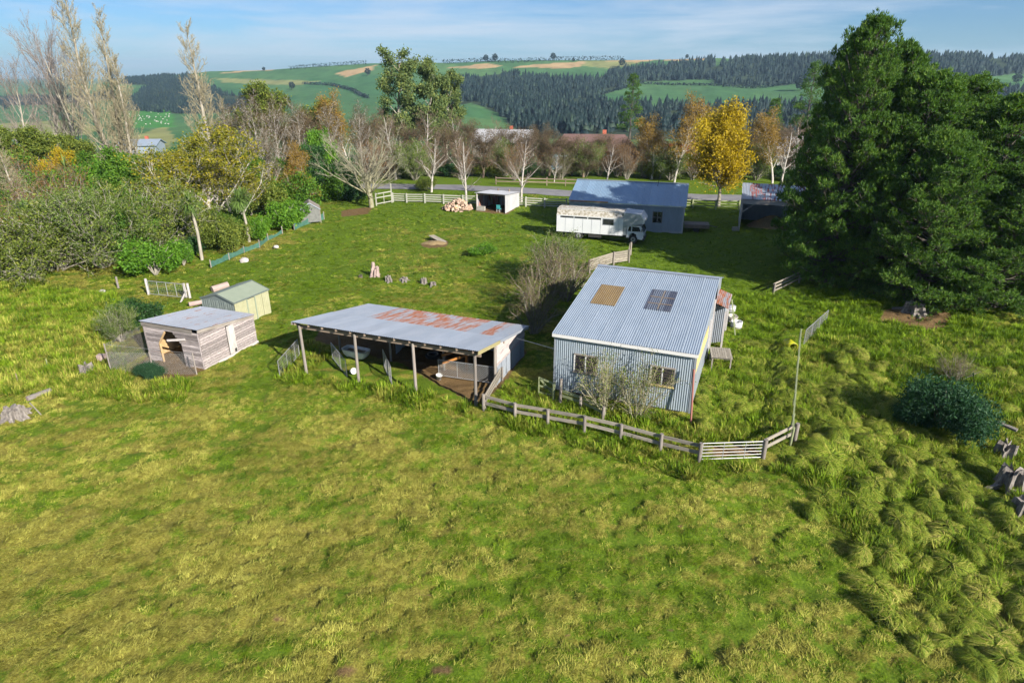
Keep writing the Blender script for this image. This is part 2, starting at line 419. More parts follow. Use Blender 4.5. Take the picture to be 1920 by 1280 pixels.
def unit(kind, mat):
    if (kind, mat) in _unit: return _unit[(kind, mat)]
    bm = bmesh.new()
    if kind == 'box': bmesh.ops.create_cube(bm, size=1)
    elif kind == 'cyl':
        bmesh.ops.create_cone(bm, cap_ends=True, segments=10, radius1=1, radius2=1, depth=1)
    elif kind == 'post':                          # round post with a domed worn top
        bmesh.ops.create_cone(bm, cap_ends=True, segments=10, radius1=1, radius2=0.94, depth=1)
    elif kind == 'rod': bmesh.ops.create_cone(bm, cap_ends=False, segments=6, radius1=1, radius2=1, depth=1)
    me = bpy.data.meshes.new(kind + '_' + mat); bm.to_mesh(me); bm.free()
    if kind != 'box': me.polygons.foreach_set('use_smooth', [len(p.vertices) == 4 for p in me.polygons])
    me.materials.append(M[mat]); _unit[(kind, mat)] = me
    return me
def box(name, parent, mat, a, b, rot=None):       # axis-aligned in the parent's space, corner to corner
    o = obj(name, unit('box', mat), parent)
    o.location = [(a[i] + b[i]) / 2 for i in range(3)]
    o.scale = [max(abs(b[i] - a[i]), 0.002) for i in range(3)]
    if rot: o.rotation_euler = rot
    return o
def sub(child, part):                             # make child a piece of part, staying where it is
    child.parent = part; child.matrix_parent_inverse = part.matrix_basis.inverted(); return child
def axes(a, b, up=(0, 0, 1)):
    a, b = Vector(a), Vector(b); x = (b - a); L = x.length; x = x / L
    u = Vector(up)
    if abs(x.dot(u)) > 0.98: u = Vector((0, 1, 0))
    y = u.cross(x).normalized(); z = x.cross(y)
    return a, b, L, x, y, z
def beam(name, parent, mat, a, b, w, h, up=(0, 0, 1)):   # box from a to b, w sideways, h along up
    a, b, L, x, y, z = axes(a, b, up)
    o = obj(name, unit('box', mat), parent)
    m = Matrix(((x.x * L, y.x * w, z.x * h, 0), (x.y * L, y.y * w, z.y * h, 0), (x.z * L, y.z * w, z.z * h, 0), (0, 0, 0, 1)))
    m.translation = (a + b) / 2
    o.matrix_local = m
    return o
def rod(name, parent, mat, a, b, r, kind='cyl'):
    a, b, L, x, y, z = axes(a, b)
    o = obj(name, unit(kind, mat), parent)
    m = Matrix(((y.x * r, z.x * r, x.x * L, 0), (y.y * r, z.y * r, x.y * L, 0), (y.z * r, z.z * r, x.z * L, 0), (0, 0, 0, 1)))
    m.translation = (a + b) / 2
    o.matrix_local = m
    return o
_corr = {}
def corr_mesh(w, L, pitch, amp, mat, ny=1, rib=False, jit=0.0):
    key = (round(w, 3), round(L, 3), pitch, amp, mat, rib)
    if key in _corr: return _corr[key]
    k = 6 if not rib else 8
    nx = max(2, int(round(w / pitch * k)))
    xs = np.linspace(0, w, nx + 1)
    ph = (xs / pitch) % 1
    zs = amp * np.cos(ph * 2 * math.pi) if not rib else amp * (np.clip(np.abs(ph - 0.5) * 8 - 2.6, 0, 1))
    ys = np.linspace(0, L, ny + 1)
    X, Y = np.meshgrid(xs, ys)
    V = np.stack([X, Y, np.tile(zs, (ny + 1, 1))], -1).reshape(-1, 3)
    f = [(j * (nx + 1) + i, j * (nx + 1) + i + 1, (j + 1) * (nx + 1) + i + 1, (j + 1) * (nx + 1) + i) for j in range(ny) for i in range(nx)]
    me = np_mesh('corrugated_sheet', V, f, mat, smooth=not rib)
    _corr[key] = me
    return me
def sheet(name, parent, mat, o3, xd, yd, w, L, pitch=0.11, amp=0.013, rib=False):
    me = corr_mesh(w, L, pitch, amp, mat, rib=rib)
    o = obj(name, me, parent)
    x = Vector(xd).normalized(); y = Vector(yd).normalized(); z = x.cross(y)
    m = Matrix(((x.x, y.x, z.x, 0), (x.y, y.y, z.y, 0), (x.z, y.z, z.z, 0), (0, 0, 0, 1)))
    m.translation = Vector(o3)
    o.matrix_local = m
    return o
def sheets(name, parent, mat, o3, xd, yd, total, L, w=0.78, pitch=0.11, amp=0.013, lift=0.004, mats=None, rib=False):
    x = Vector(xd).normalized(); y = Vector(yd).normalized(); z = x.cross(y)
    n = max(1, int(round(total / w))); w = total / n
    for i in range(n):
        mm = mats[i % len(mats)] if mats else mat
        sheet(name, parent, mm, Vector(o3) + x * (i * w) + z * (lift * (i % 2)), x, y, w + 0.02, L, pitch, amp, rib)
def poly_prism(name, parent, mat, pts, thick, axis):   # polygon (local 3-D points) thickened along axis
    n = len(pts); ax = Vector(axis) * thick
    V = [tuple(Vector(p)) for p in pts] + [tuple(Vector(p) + ax) for p in pts]
    me = bpy.data.meshes.new(name)
    fs = [tuple(range(n)), tuple(range(2 * n - 1, n - 1, -1))] + [(i, (i + 1) % n, n + (i + 1) % n, n + i) for i in range(n)]
    me.from_pydata(V, [], fs); me.update()
    bm = bmesh.new(); bm.from_mesh(me); bmesh.ops.recalc_face_normals(bm, faces=bm.faces[:]); bm.to_mesh(me); bm.free()
    me.materials.append(M[mat])
    return obj(name, me, parent)
def strips(p0, p1, w):                            # thin two-sided crossed ribbons for wires
    p0 = np.asarray(p0, float); p1 = np.asarray(p1, float)
    d = p1 - p0; d /= np.linalg.norm(d, axis=1, keepdims=True) + 1e-9
    ref = np.where(np.abs(d[:, 2:3]) > 0.9, np.array([[1., 0, 0]]), np.array([[0, 0, 1.]]))
    s = np.cross(d, ref); s /= np.linalg.norm(s, axis=1, keepdims=True); t = np.cross(d, s)
    n = len(p0); V = []
    a = [s * w, (-s * 0.5 + t * 0.87) * w, (-s * 0.5 - t * 0.87) * w]
    V = np.stack([p0 + a[0], p0 + a[1], p0 + a[2], p1 + a[0], p1 + a[1], p1 + a[2]], 1).reshape(-1, 3)
    b = np.arange(n)[:, None] * 6
    Fq = np.concatenate([b + np.array([[0, 1, 4, 3]]), b + np.array([[1, 2, 5, 4]]), b + np.array([[2, 0, 3, 5]])])
    return V, Fq
def mesh_panel(name, parent, mat, a, b, h, cell=0.11, w=0.006, diamond=True, z0=0.0, z1=None):
    # chain or hen wire between base points a and b; local coordinates of the parent
    a, b = Vector(a), Vector(b); L = (b - a).length; x = (b - a) / L; p0, p1 = [], []
    if diamond:
        n = int((L + h) / cell)
        for i in range(n + 1):
            s = i * cell
            x0, y0 = (s, 0) if s <= L else (L, s - L)
            x1, y1 = (0, s) if s <= h else (s - h, h)
            for flip in (0, 1):
                q = [(L - x0, y0), (L - x1, y1)] if flip else [(x0, y0), (x1, y1)]
                p0.append(a + x * q[0][0] + Vector((0, 0, z0 + q[0][1]))); p1.append(a + x * q[1][0] + Vector((0, 0, z0 + q[1][1])))
    else:
        for i in range(int(L / cell) + 1):
            p0.append(a + x * (i * cell) + Vector((0, 0, z0))); p1.append(a + x * (i * cell) + Vector((0, 0, z0 + h)))
        for i in range(int(h / cell) + 1):
            p0.append(a + Vector((0, 0, z0 + i * cell))); p1.append(b + Vector((0, 0, z0 + i * cell)))
    v, f = strips([tuple(p) for p in p0], [tuple(p) for p in p1], w)
    o = obj(name, np_mesh(name, v, f, mat), parent); o['kind'] = 'stuff'
    return o

# ------------------------------------------------------------------ ground sheet
TRACK = [tuple(P(x, y)[:2]) for x, y in ((640, 440), (600, 510), (555, 575), (510, 640), (480, 710), (465, 790), (470, 880), (560, 960), (760, 1010), (1100, 1060))]
SOIL = [[tuple(P(x, y)[:2]) for x, y in pl] for pl in (
    [(755, 683), (893, 764), (944, 722), (992, 655), (700, 620), (600, 613), (590, 640), (680, 662)],   # pole shed floor
    [(245, 690), (300, 712), (370, 705), (384, 690), (372, 640), (300, 650)],                                       # hen run
    [(785, 458), (815, 445), (842, 452), (838, 463), (800, 466)],
    [(893, 398), (950, 402), (975, 385), (905, 385)], [(1330, 856), (1425, 852), (1420, 835), (1335, 838)],
    [(1660, 575), (1790, 590), (1760, 620), (1650, 600)], [(640, 395), (700, 388), (690, 402), (640, 408)])]
FOREST = [  # far plantations, outlined in the photograph
    [(845, 152), (930, 140), (1000, 143), (1060, 148), (1110, 150), (1160, 132), (1215, 126), (1340, 114), (1345, 150), (1215, 152), (1118, 182), (1150, 200), (1290, 203), (1460, 196), (1545, 206), (1545, 262), (1250, 262), (1090, 262), (985, 258), (935, 214), (885, 192), (850, 200)],
    [(1335, 150), (1352, 118), (1420, 110), (1600, 103), (1800, 104), (1990, 112), (1990, 142), (1900, 138), (1840, 148), (1720, 165), (1540, 148), (1470, 160), (1400, 162), (1345, 160)],
    [(1830, 172), (1990, 165), (1990, 250), (1700, 240)],
    [(225, 208), (262, 172), (296, 150), (352, 140), (420, 176), (470, 185), (520, 178), (545, 190), (470, 210), (360, 214)],
    [(225, 158), (240, 145), (330, 142), (300, 160)], [(-60, 188), (60, 180), (140, 184), (210, 170), (215, 186), (120, 196), (-60, 200)]]
TAN = [[(828, 127), (915, 119), (945, 126), (900, 129)], [(950, 127), (1040, 119), (1110, 114), (1245, 111), (1190, 118), (1060, 128)],
       [(400, 138), (480, 131), (530, 131), (440, 137)], [(628, 138), (705, 121), (700, 132), (650, 145)], [(1240, 112), (1340, 108), (1320, 113), (1250, 115)]]
PALE = [[(230, 262), (310, 236), (330, 262), (300, 290)], [(0, 232), (120, 225), (200, 240), (120, 262), (0, 262)], [(1100, 113), (1200, 118), (1150, 130), (1090, 124)], [(400, 146), (600, 152), (560, 160), (420, 156)]]

def straw_field(x, y):
    s = 0.43 + 0.85 * (fbm((x + 0.5 * y) / 2.6, (y - 0.2 * x) / 1.3, 4, 2) - 0.5) + 1.0 * (fbm((x + 0.6 * y) / 0.75, (y - 0.3 * x) / 0.4, 3, 71) - 0.5) + 0.35 * (fbm(x / 11, y / 9, 2, 31) - 0.5)
    s = s + 0.06 * (1 - sstep(22, 30, y)) + 0.12 * sstep(2, -14, x) * (1 - sstep(30, 46, y)) - 0.07 * sstep(0, 6, x)
    s = s - 0.26 * np.exp(-(segdist(x, y, TRACK) / 1.0) ** 2)
    s = s - 0.22 * sstep(34, 50, y) * (1 - sstep(-12, -30, x)) - 0.12 * sstep(68, 78, y)
    s = s - 0.28 * np.exp(-(((x + 6) / 7) ** 2 + ((y - 30) / 3.0) ** 2))
    s = s - 0.20 * sstep(6, 12, x) * sstep(24, 30, y)
    return s
TZ_ = [tuple(P(*q)[:2]) for q in ((1540, 700), (1640, 700), (1700, 800), (1800, 850), (1990, 1010), (1990, 1320), (1900, 1280), (1800, 1130), (1620, 975), (1500, 890), (1520, 800))]
def soil_field(x, y):
    r = 0.44 * inpoly(x, y, TZ_)
    for pl in SOIL:
        for dx, dy in ((0, 0), (0.3, 0), (-0.3, 0), (0, 0.3), (0, -0.3)):
            r = r + 0.2 * inpoly(x + dx, y + dy, pl)
    spots = ((-7.2, 14.8, .45), (-6.9, 14.5, .3), (-4.7, 12.9, .6), (-3.0, 15.9, .35), (-2.7, 15.8, .25), (1.7, 14.2, .25), (6.2, 19.1, .4), (-5.2, 25.9, .5), (-2, 13, .7), (-10.5, 20.5, .22), (-8.3, 22.4, .2), (2.5, 20.6, .2), (4.8, 14.4, .3), (8.8, 15.2, .25))
    for sx, sy, sr in spots:
        r = np.maximum(r, 0.62 * np.exp(-(((x - sx) / sr) ** 2 + ((y - sy) / (sr * 0.5)) ** 2)))
    dt = segdist(x, y, TRACK); r = np.maximum(r, (0.30 + 0.30 * fbm(x / 1.6, y / 1.6, 2, 19)) * np.exp(-((dt - 0.7) / 0.2) ** 2) * (y < 40))
    return np.clip(r, 0, 1)

rows = [-18.0]
while rows[-1] < 6900:
    y = rows[-1]
    rows.append(y + (0.18 if 10 < y < 42 else max(0.27, (y + 25) * 0.010) if y > 0 else 1.0))
rows = np.array(rows); us = np.linspace(-1.06, 1.06, 361)
U, Yg = np.meshgrid(us, rows); Xg = U * (Yg + 25)
Zg = height(Xg, Yg)
V = np.stack([Xg, Yg, Zg], -1).reshape(-1, 3)
nc, nr = len(us), len(rows)
ii = (np.arange(nr - 1)[:, None] * nc + np.arange(nc - 1)[None]).ravel()
gm = np_mesh('ground', V, np.stack([ii, ii + 1, ii + nc + 1, ii + nc], 1), 'ground', smooth=True)
X_, Y_, Z_ = V.T
depth_ = Y_ * cP - (Z_ - CH) * sP
PX = 960 + F * X_ / np.maximum(depth_, 1); PY = 640 - F * (Y_ * sP + (Z_ - CH) * cP) / np.maximum(depth_, 1)
farm = sstep(105, 135, Y_)
wx = PX + 5 * (fbm(X_ / 40, Y_ / 60, 2, 3) - 0.5); wy = PY + 3 * (fbm(X_ / 40, Y_ / 60, 2, 9) - 0.5)
cell = vn(np.floor((wx + 0.6 * wy) / 95), np.floor((wy - 0.12 * wx) / 19), 40)
tintc = np.stack([0.036 + 0.040 * cell, 0.105 + 0.045 * cell, 0.040 + 0.012 * cell], -1)
def paint(polys, c):
    for pl in polys:
        m = inpoly(wx, wy, pl) & (Y_ > 200)
        tintc[m] = c
paint(TAN, (0.34, 0.235, 0.12)); paint(PALE, (0.19, 0.20, 0.075)); paint(FOREST, (0.030, 0.045, 0.025))
tintc[inpoly(wx, wy, [(212, 208), (320, 206), (330, 238), (240, 240)]) & (Y_ > 200)] = (0.05, 0.17, 0.035)
zone = np.stack([np.clip(straw_field(X_, Y_), 0, 1), np.where(Y_ < 110, soil_field(X_, Y_), 0), farm, np.ones(len(X_))], -1)
for nm, arr in (('zone', zone), ('tint', np.concatenate([tintc, np.ones((len(X_), 1))], 1))):
    a = gm.attributes.new(nm, 'FLOAT_COLOR', 'POINT'); a.data.foreach_set('color', arr.astype(np.float32).ravel())
structure(obj('ground', gm))

# road past the yard
def strip_mesh(name, pts, w, dz, mat):
    V = []
    fine = []
    for (x0, y0), (x1, y1) in zip(pts[:-1], pts[1:]):
        n = max(1, int(math.hypot(x1 - x0, y1 - y0) / 1.5))
        fine += [(x0 + (x1 - x0) * i / n, y0 + (y1 - y0) * i / n) for i in range(n)]
    fine.append(pts[-1])
    for i, (x, y) in enumerate(fine):
        a = fine[max(0, i - 1)]; b = fine[min(len(fine) - 1, i + 1)]
        d = Vector((b[0] - a[0], b[1] - a[1])).normalized(); nrm = Vector((-d.y, d.x))
        for k in (-0.5, -0.17, 0.17, 0.5):
            q = Vector((x, y)) + nrm * (w * k + (0.25 * (fbm(x / 2, y / 2 + k * 9, 2) - 0.5) if abs(k) == 0.5 else 0))
            V.append((q.x, q.y, gz(q.x, q.y) + dz + (0.03 if abs(k) < 0.3 else -0.005)))
    f = [(i * 4 + k, i * 4 + k + 1, i * 4 + k + 5, i * 4 + k + 4) for i in range(len(fine) - 1) for k in range(3)]
    return obj(name, np_mesh(name, V, f, mat, True))
structure(strip_mesh('road', [(-120, 104), (-60, 99.5), (-18, 97), (-8, 96), (4, 92.5), (12, 89.5), (28, 87.5), (50, 87), (110, 92)], 4.6, 0.05, 'asphalt'))

# ------------------------------------------------------------------ woolshed
WR = R(-21.9); WW, WD, WH1, WH2 = 7.0, 8.7, 3.38, 4.55
ws = thing('woolshed', 'large blue-grey corrugated iron shed with two roof skylights and louvre windows', 'shed', (2.2, 29.95, 0), WR)
sl = Vector((0, WD, WH2 - WH1)); SLL = sl.length
sheets('roof_sheet', ws, 'zinc_roof', (-0.12, -0.15, WH1 + 0.05 - 0.02), (1, 0, 0), sl, WW + 0.24, SLL + 0.2)
bs = Vector((0, 4.3, -1.15))
sheets('roof_sheet', ws, 'zinc_roof', (-0.12, WD, WH2 + 0.045), (1, 0, 0), bs, WW + 0.24, bs.length + 0.15)
beam('ridge_cap', ws, 'zinc_clean', (-0.13, WD + 0.02, WH2 + 0.085), (WW + 0.13, WD + 0.02, WH2 + 0.085), 0.34, 0.025)
sheets('wall_sheet', ws, 'zinc_wall', (0, 0, 0.22), (1, 0, 0), (0, 0, 1), WW, WH1 - 0.24)
sheets('wall_sheet', ws, 'zinc_wall', (0, 13.0, 0.22), (0, -1, 0), (0, 0, 1), 13.0, 3.0)
def top(y): return WH1 + (WH2 - WH1) * y / WD if y <= WD else WH2 - 1.15 * (y - WD) / 4.3
y0 = 0.0
while y0 < 12.9:                                 # side wall sheets follow the roof line
    y1 = min(13.0, y0 + 0.87); base = 0.28 if y0 < 7.8 else 0.05
    if not (8.7 <= y0 < 10.3):
        poly_prism('side_sheet', ws, 'zinc_clean', [(WW, y0 + 0.004, base), (WW, y1 - 0.004, base), (WW, y1 - 0.004, top(y1) - 0.03), (WW, y0 + 0.004, top(y0) - 0.03)], 0.02 + 0.004 * (int(y0 / 0.87) % 2), (1, 0, 0))
    y0 = y1
sheets('wall_sheet', ws, 'zinc_wall', (WW, 13.0, 0.1), (-1, 0, 0), (0, 0, 1), WW, 3.2)
box('gutter', ws, 'white_paint', (-0.10, -0.20, WH1 - 0.13), (3.42, -0.03, WH1 + 0.012))
box('gutter', ws, 'white_paint', (3.44, -0.205, WH1 - 0.135), (WW + 0.1, -0.03, WH1 + 0.004))
for s in (0, 1):
    xx = -0.02 if s == 0 else WW + 0.035
    beam('barge_board', ws, 'zinc_clean', (xx, -0.12, WH1 - 0.09), (xx, WD, WH2 - 0.08), 0.03, 0.2)
box('corner_flashing', ws, 'zinc_clean', (WW - 0.06, -0.03, 0.2), (WW + 0.05, 0.06, WH1 - 0.14))
box('corner_flashing', ws, 'zinc_clean', (-0.03, -0.03, 0.2), (0.05, 0.06, WH1 - 0.14))
box('floor', ws, 'wood_brown', (0.1, 0.1, 0.06), (WW - 0.1, 12.9, 0.2))
for i in range(6):
    for j in range(4):
        rod('pile', ws, 'wood_grey', (0.25 + i * 1.3, 0.18 + j * 4.1, -0.35), (0.25 + i * 1.3, 0.18 + j * 4.1, 0.06), 0.11)
poly_prism('yellow_panel', ws, 'yellow_board', [(WW + 0.028, 0.12, 2.25), (WW + 0.028, 5.9, 1.95), (WW + 0.028, 5.9, 2.68), (WW + 0.028, 0.12, 3.15)], 0.018, (1, 0, 0))
for yy, zz in ((6.95, 2.6), (8.62, 3.3)):
    box('door_trim', ws, 'wood_white', (WW + 0.03, yy, 0.2), (WW + 0.09, yy + 0.13, zz))
box('side_door', ws, 'zinc_pale', (WW + 0.026, 7.1, 0.25), (WW + 0.055, 8.6, 2.35))
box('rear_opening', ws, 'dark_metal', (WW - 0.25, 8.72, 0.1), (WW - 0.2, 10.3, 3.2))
# skylights set into the roof
n_ = Vector((0, -(WH2 - WH1), WD)).normalized()
def roofp(x, y, d=0.0): return Vector((x, y, WH1 + (WH2 - WH1) * y / WD + 0.05)) + n_ * d
for nm, x0, x1, ya, yb in (('skylight_tan', 0.82, 2.18, 3.6, 6.1), ('skylight_dark', 3.74, 5.14, 3.75, 6.25)):
    k = obj('skylight', corr_mesh(x1 - x0, (yb - ya) * SLL / WD, 0.11, 0.013, nm), ws)
    zx = Vector((1, 0, 0)); zy = sl.normalized(); zz = zx.cross(zy)
    m = Matrix(((zx.x, zy.x, zz.x, 0), (zx.y, zy.y, zz.y, 0), (zx.z, zy.z, zz.z, 0), (0, 0, 0, 1))); m.translation = roofp(x0, ya, 0.022); k.matrix_local = m
    k['label'] = 'tan fibreglass skylight sheet' if nm == 'skylight_tan' else 'dark skylight sheet with battens showing through'
    if nm == 'skylight_dark':
        for t in (0.3, 0.62):
            yy = ya + (yb - ya) * t
            beam('batten', ws, 'wood_brown', roofp(x0 + 0.05, yy, 0.038), roofp(x1 - 0.05, yy, 0.038), 0.07, 0.01, n_)
        beam('batten', ws, 'wood_grey', roofp(4.44, ya + 0.1, 0.042), roofp(4.44, yb - 0.1, 0.042), 0.07, 0.01, n_)
for wx0, wx1, wz0, wz1 in ((1.1, 2.24, 1.48, 2.40), (4.98, 6.08, 1.48, 2.42)):
    win = box('window', ws, 'dark_metal', (wx0 + 0.02, -0.018, wz0 + 0.02), (wx1 - 0.02, 0.02, wz1 - 0.02))
    sub(box('window_frame', ws, 'white_paint', (wx0 - 0.05, -0.06, wz0), (wx0 + 0.02, 0.0, wz1)), win)
    sub(box('window_frame', ws, 'wood_grey', (wx1 - 0.02, -0.055, wz0), (wx1 + 0.05, 0.0, wz1)), win)
    sub(box('window_head', ws, 'wood_grey', (wx0 - 0.05, -0.065, wz1 - 0.02), (wx1 + 0.05, 0.0, wz1 + 0.05)), win)
    sub(box('window_sill', ws, 'yellow_board' if wx0 > 3 else 'wood_grey', (wx0 - 0.07, -0.10, wz0 - 0.07), (wx1 + 0.07, 0.0, wz0)), win)
    xm = (wx0 + wx1) / 2
    sub(box('mullion', ws, 'white_paint', (xm - 0.03, -0.062, wz0 + 0.002), (xm + 0.03, 0.0, wz1 - 0.022)), win)
    for h in range(2):
        for k in range(6):
            a0 = wx0 + 0.03 if h == 0 else xm + 0.035
            a1 = xm - 0.035 if h == 0 else wx1 - 0.03
            zc = wz0 + 0.08 + (wz1 - wz0 - 0.12) * (k + 0.35) / 6
            o = box('louvre_pane', ws, 'glass_louvre', (a0, -0.045, zc - 0.062), (a1, -0.039, zc + 0.062)); o.rotation_euler = (R(-24), 0, 0); sub(o, win)
            sub(box('louvre_clip', ws, 'wood_brown', (a0, -0.068, zc - 0.072), (a1, -0.058, zc - 0.06)), win)
# lean-to on the far side
for k, (a, b) in enumerate((((WW + 0.05, 10.4, 2.85), (WW + 0.05, 12.9, 2.55)),)):
    sheets('lean_to_sheet', ws, 'zinc_rust', (WW + 0.03, 9.0, 3.0), (0.94, 0, -0.33), (0, 1, -0.06), 0.85, 3.6)
beam('lean_to_beam', ws, 'wood_white', (WW + 0.75, 9.0, 2.66), (WW + 0.75, 12.6, 2.45), 0.09, 0.14)
for yy in (9.08, 12.4): beam('lean_to_post', ws, 'wood_white', (WW + 0.7, yy, -0.1), (WW + 0.7, yy, 2.5), 0.1, 0.1)
beam('prop', ws, 'rail_green', (WW + 1.35, 12.0, 0), (WW + 0.85, 11.9, 2.4), 0.08, 0.08)
poly_prism('lean_to_wall', ws, 'zinc_wall', [(WW + 0.6, 10.0, 0.0), (WW + 0.6, 12.5, 0.0), (WW + 0.6, 12.5, 2.4), (WW + 0.6, 10.0, 2.5)], 0.025, (1, 0, 0))
sheets('wall_sheet', ws, 'zinc_clean', (WW + 0.04, 12.5, 0.0), (1, 0, 0), (0, 0, 1), 0.6, 2.4)
sheets('wall_sheet', ws, 'zinc_clean', (WW + 0.04, 9.95, 0.0), (1, 0, 0), (0, 0, 1), 0.58, 2.5)

# ------------------------------------------------------------------ open pole shed
CW, CD, C1, C2 = 10.56, 6.8, 3.08, 1.82
cp = thing('pole_shed', 'open-fronted pole shed with rusty streaked iron roof and dirt floor', 'shed', (-11.585, 32.195, 0), R(-21))
cs = Vector((0, CD, C2 - C1)); CL = cs.length; cu = cs.normalized(); cn = Vector((1, 0, 0)).cross(cu)
def croof(x, y, d=0.0): return Vector((x, y, C1 + (C2 - C1) * y / CD)) + cn * d
sheets('roof_sheet', cp, 'zinc_clean', croof(-0.28, -0.32, 0.06), (1, 0, 0), cu, CW + 0.5, CL * 0.53)
sheets('roof_sheet', cp, 'zinc_rust', croof(-0.28, CD * 0.485, 0.045), (1, 0, 0), cu, CW + 0.5, CL * 0.56, mats=['zinc_clean', 'zinc_clean', 'zinc_clean', 'zinc_rust', 'zinc_rust', 'zinc_rust', 'zinc_rust', 'zinc_rust', 'zinc_rust', 'zinc_rust', 'zinc_rust', 'zinc_clean', 'zinc_rust', 'zinc_clean'])
for i in range(13):
    x = -0.1 + i * 0.88
    beam('rafter', cp, 'wood_brown', croof(x, -0.26, -0.045), croof(x, CD + 0.1, -0.045), 0.055, 0.13)
beam('front_beam', cp, 'wood_brown', (-0.22, 0.07, C1 - 0.24), (CW + 0.2, 0.07, C1 - 0.24), 0.06, 0.22)
beam('mid_beam', cp, 'wood_brown', (-0.1, 3.4, C1 - 0.86), (CW + 0.1, 3.4, C1 - 0.86), 0.06, 0.2)
for i, x in enumerate((0.0, 3.52, 7.0, 10.45)):
    lean = (0.05, -0.03, 0.02, 0.0)[i]
    rod('post', cp, 'wood_grey', (x + lean, 0.0, -0.3), (x, 0.0, C1 - 0.12), 0.085, 'post')
    rod('rear_post', cp, 'wood_grey', (x, 6.6, -0.3), (x, 6.6, C2 - 0.1), 0.08, 'post')
    rod('mid_post', cp, 'wood_grey', (x, 3.3, -0.3), (x, 3.3, C1 - 0.85), 0.07, 'post')
sheets('rear_wall_sheet', cp, 'zinc_wall', (3.3, 6.72, -0.05), (1, 0, 0), (0, 0, 1), CW - 3.3, C2 - 0.02)
sheets('end_wall_sheet', cp, 'zinc_wall', (3.3, 4.2, -0.05), (0, 1, 0), (0, 0, 1), 2.5, C2 + 0.1)
# right end wall: boards above, iron below
for k in range(8):
    z = 1.15 + k * 0.17; yb = 2.45; ye = min(6.75, 2.45 + 4.3 - max(0, (z + 0.17 - (C1 - (C1 - C2) * 0.36))) / ((C1 - C2) / CD) if z + 0.17 > C1 - (C1 - C2) * 1.0 else 6.75)
    ye = min(6.75, (C1 - (z + 0.10)) / ((C1 - C2) / CD))
    if ye > yb + 0.2: box('end_board', cp, 'wood_white' if k % 3 else 'wood_board', (CW + 0.02 + 0.006 * (k % 2), yb, z), (CW + 0.045 + 0.006 * (k % 2), ye, z + 0.165))
sheets('end_wall_sheet', cp, 'zinc_clean', (CW + 0.03, 2.45, -0.05), (0, 1, 0), (0, 0, 1), 4.3, 1.25)
rod('corner_post', cp, 'wood_grey', (CW - 0.02, 2.35, -0.3), (CW - 0.02, 2.35, C1 - 0.48), 0.085, 'post')
beam('barge_board', cp, 'lichen', croof(CW + 0.22, -0.3, -0.03), croof(CW + 0.22, 2.5, -0.03), 0.035, 0.2)
beam('barge_board', cp, 'zinc_clean', croof(CW + 0.235, 2.52, 0.0), croof(CW + 0.235, CD + 0.1, 0.0), 0.03, 0.16)
beam('barge_board', cp, 'wood_grey', croof(-0.26, -0.3, -0.03), croof(-0.26, CD + 0.1, -0.03), 0.035, 0.16)
for z in (0.45, 0.95):
    beam('left_rail', cp, 'rail_white', (0.02, 6.62, z), (3.4, 6.62, z), 0.035, 0.13)
for z in (0.55, 1.0):                             # pen rails
    beam('pen_rail', cp, 'wood_brown', (7.0, 3.3, z), (5.9, 6.5, z), 0.04, 0.13)
    beam('pen_rail', cp, 'wood_orange', (7.05, 3.0, z), (9.0, 6.3, z), 0.04, 0.14)
beam('orange_post', cp, 'wood_orange', (8.15, 3.9, -0.2), (8.15, 3.9, 1.75), 0.13, 0.13)
CPM = Matrix.Translation((-11.585, 32.195, 0)) @ Matrix.Rotation(R(-21), 4, 'Z')

# ------------------------------------------------------------------ weatherboard hen hut
HW, HD, H1, H2 = 4.08, 4.3, 2.40, 1.80
hh = thing('hen_hut', 'weathered grey board hen hut with open front and flat iron roof', 'shed', (-21.33, 34.15, 0), R(-20))
hs = Vector((0, HD, H2 - H1)); hu = hs.normalized()
sheets('roof_sheet', hh, 'zinc_speckrust', (-0.1, -0.12, H1 + 0.07), (1, 0, 0), hu, HW + 0.2, hs.length + 0.24, amp=0.007)
BH = 0.158
for k in range(16):
    z = k * BH
    if z + BH < H1 - 0.1:
        xo = 1.12 if z < 1.25 else 1.12 + (z - 1.25) * 0.75          # opening widens below the chamfer
        xr = 2.72 if z < 1.25 else 2.72 - (z - 1.25) * 0.75
        zc = z + BH / 2
        if z < 1.95:
            o = box('board', hh, 'wood_board', (0.0, -0.028, z), (xo, 0.0, z + BH - 0.02)); o.rotation_euler = (R(7), 0, 0)
            o = box('board', hh, 'wood_board', (xr, -0.028, z), (HW, 0.0, z + BH - 0.02)); o.rotation_euler = (R(7), 0, 0)
        else:
            o = box('board', hh, 'wood_board', (0.0, -0.028, z), (HW, 0.0, z + BH - 0.02)); o.rotation_euler = (R(7), 0, 0)
    ztop = H1 - (H1 - H2) * 0.5
    if z < H1 - 0.15:                              # right side, split by the door
        ymax = min(HD, (H1 - z - 0.06) / ((H1 - H2) / HD))
        for a, b in ((0.0, 1.95), (2.62, HD)):
            b2 = min(b, ymax)
            if b2 > a + 0.15:
                o = box('board', hh, 'wood_board', (HW, a, z), (HW + 0.028, b2, z + BH - 0.02)); o.rotation_euler = (0, R(7), 0)
        if 0.1 < ymax:
            o = box('board', hh, 'wood_board', (-0.03, 0.0, z), (0.0, min(HD, ymax), z + BH - 0.02))
    if z < H2 - 0.1: box('board', hh, 'wood_board', (0.0, HD - 0.03, z), (HW, HD, z + BH))
box('lintel', hh, 'wood_grey', (-0.04, -0.07, H1 - 0.24), (HW - 0.4, -0.03, H1 - 0.02))
beam('loose_batten', hh, 'wood_white', (2.0, -0.30, 1.62), (3.1, -0.06, 1.74), 0.05, 0.12)
beam('opening_trim', hh, 'wood_fresh', (1.10, -0.05, 0.05), (1.10, -0.05, 1.25), 0.05, 0.1)
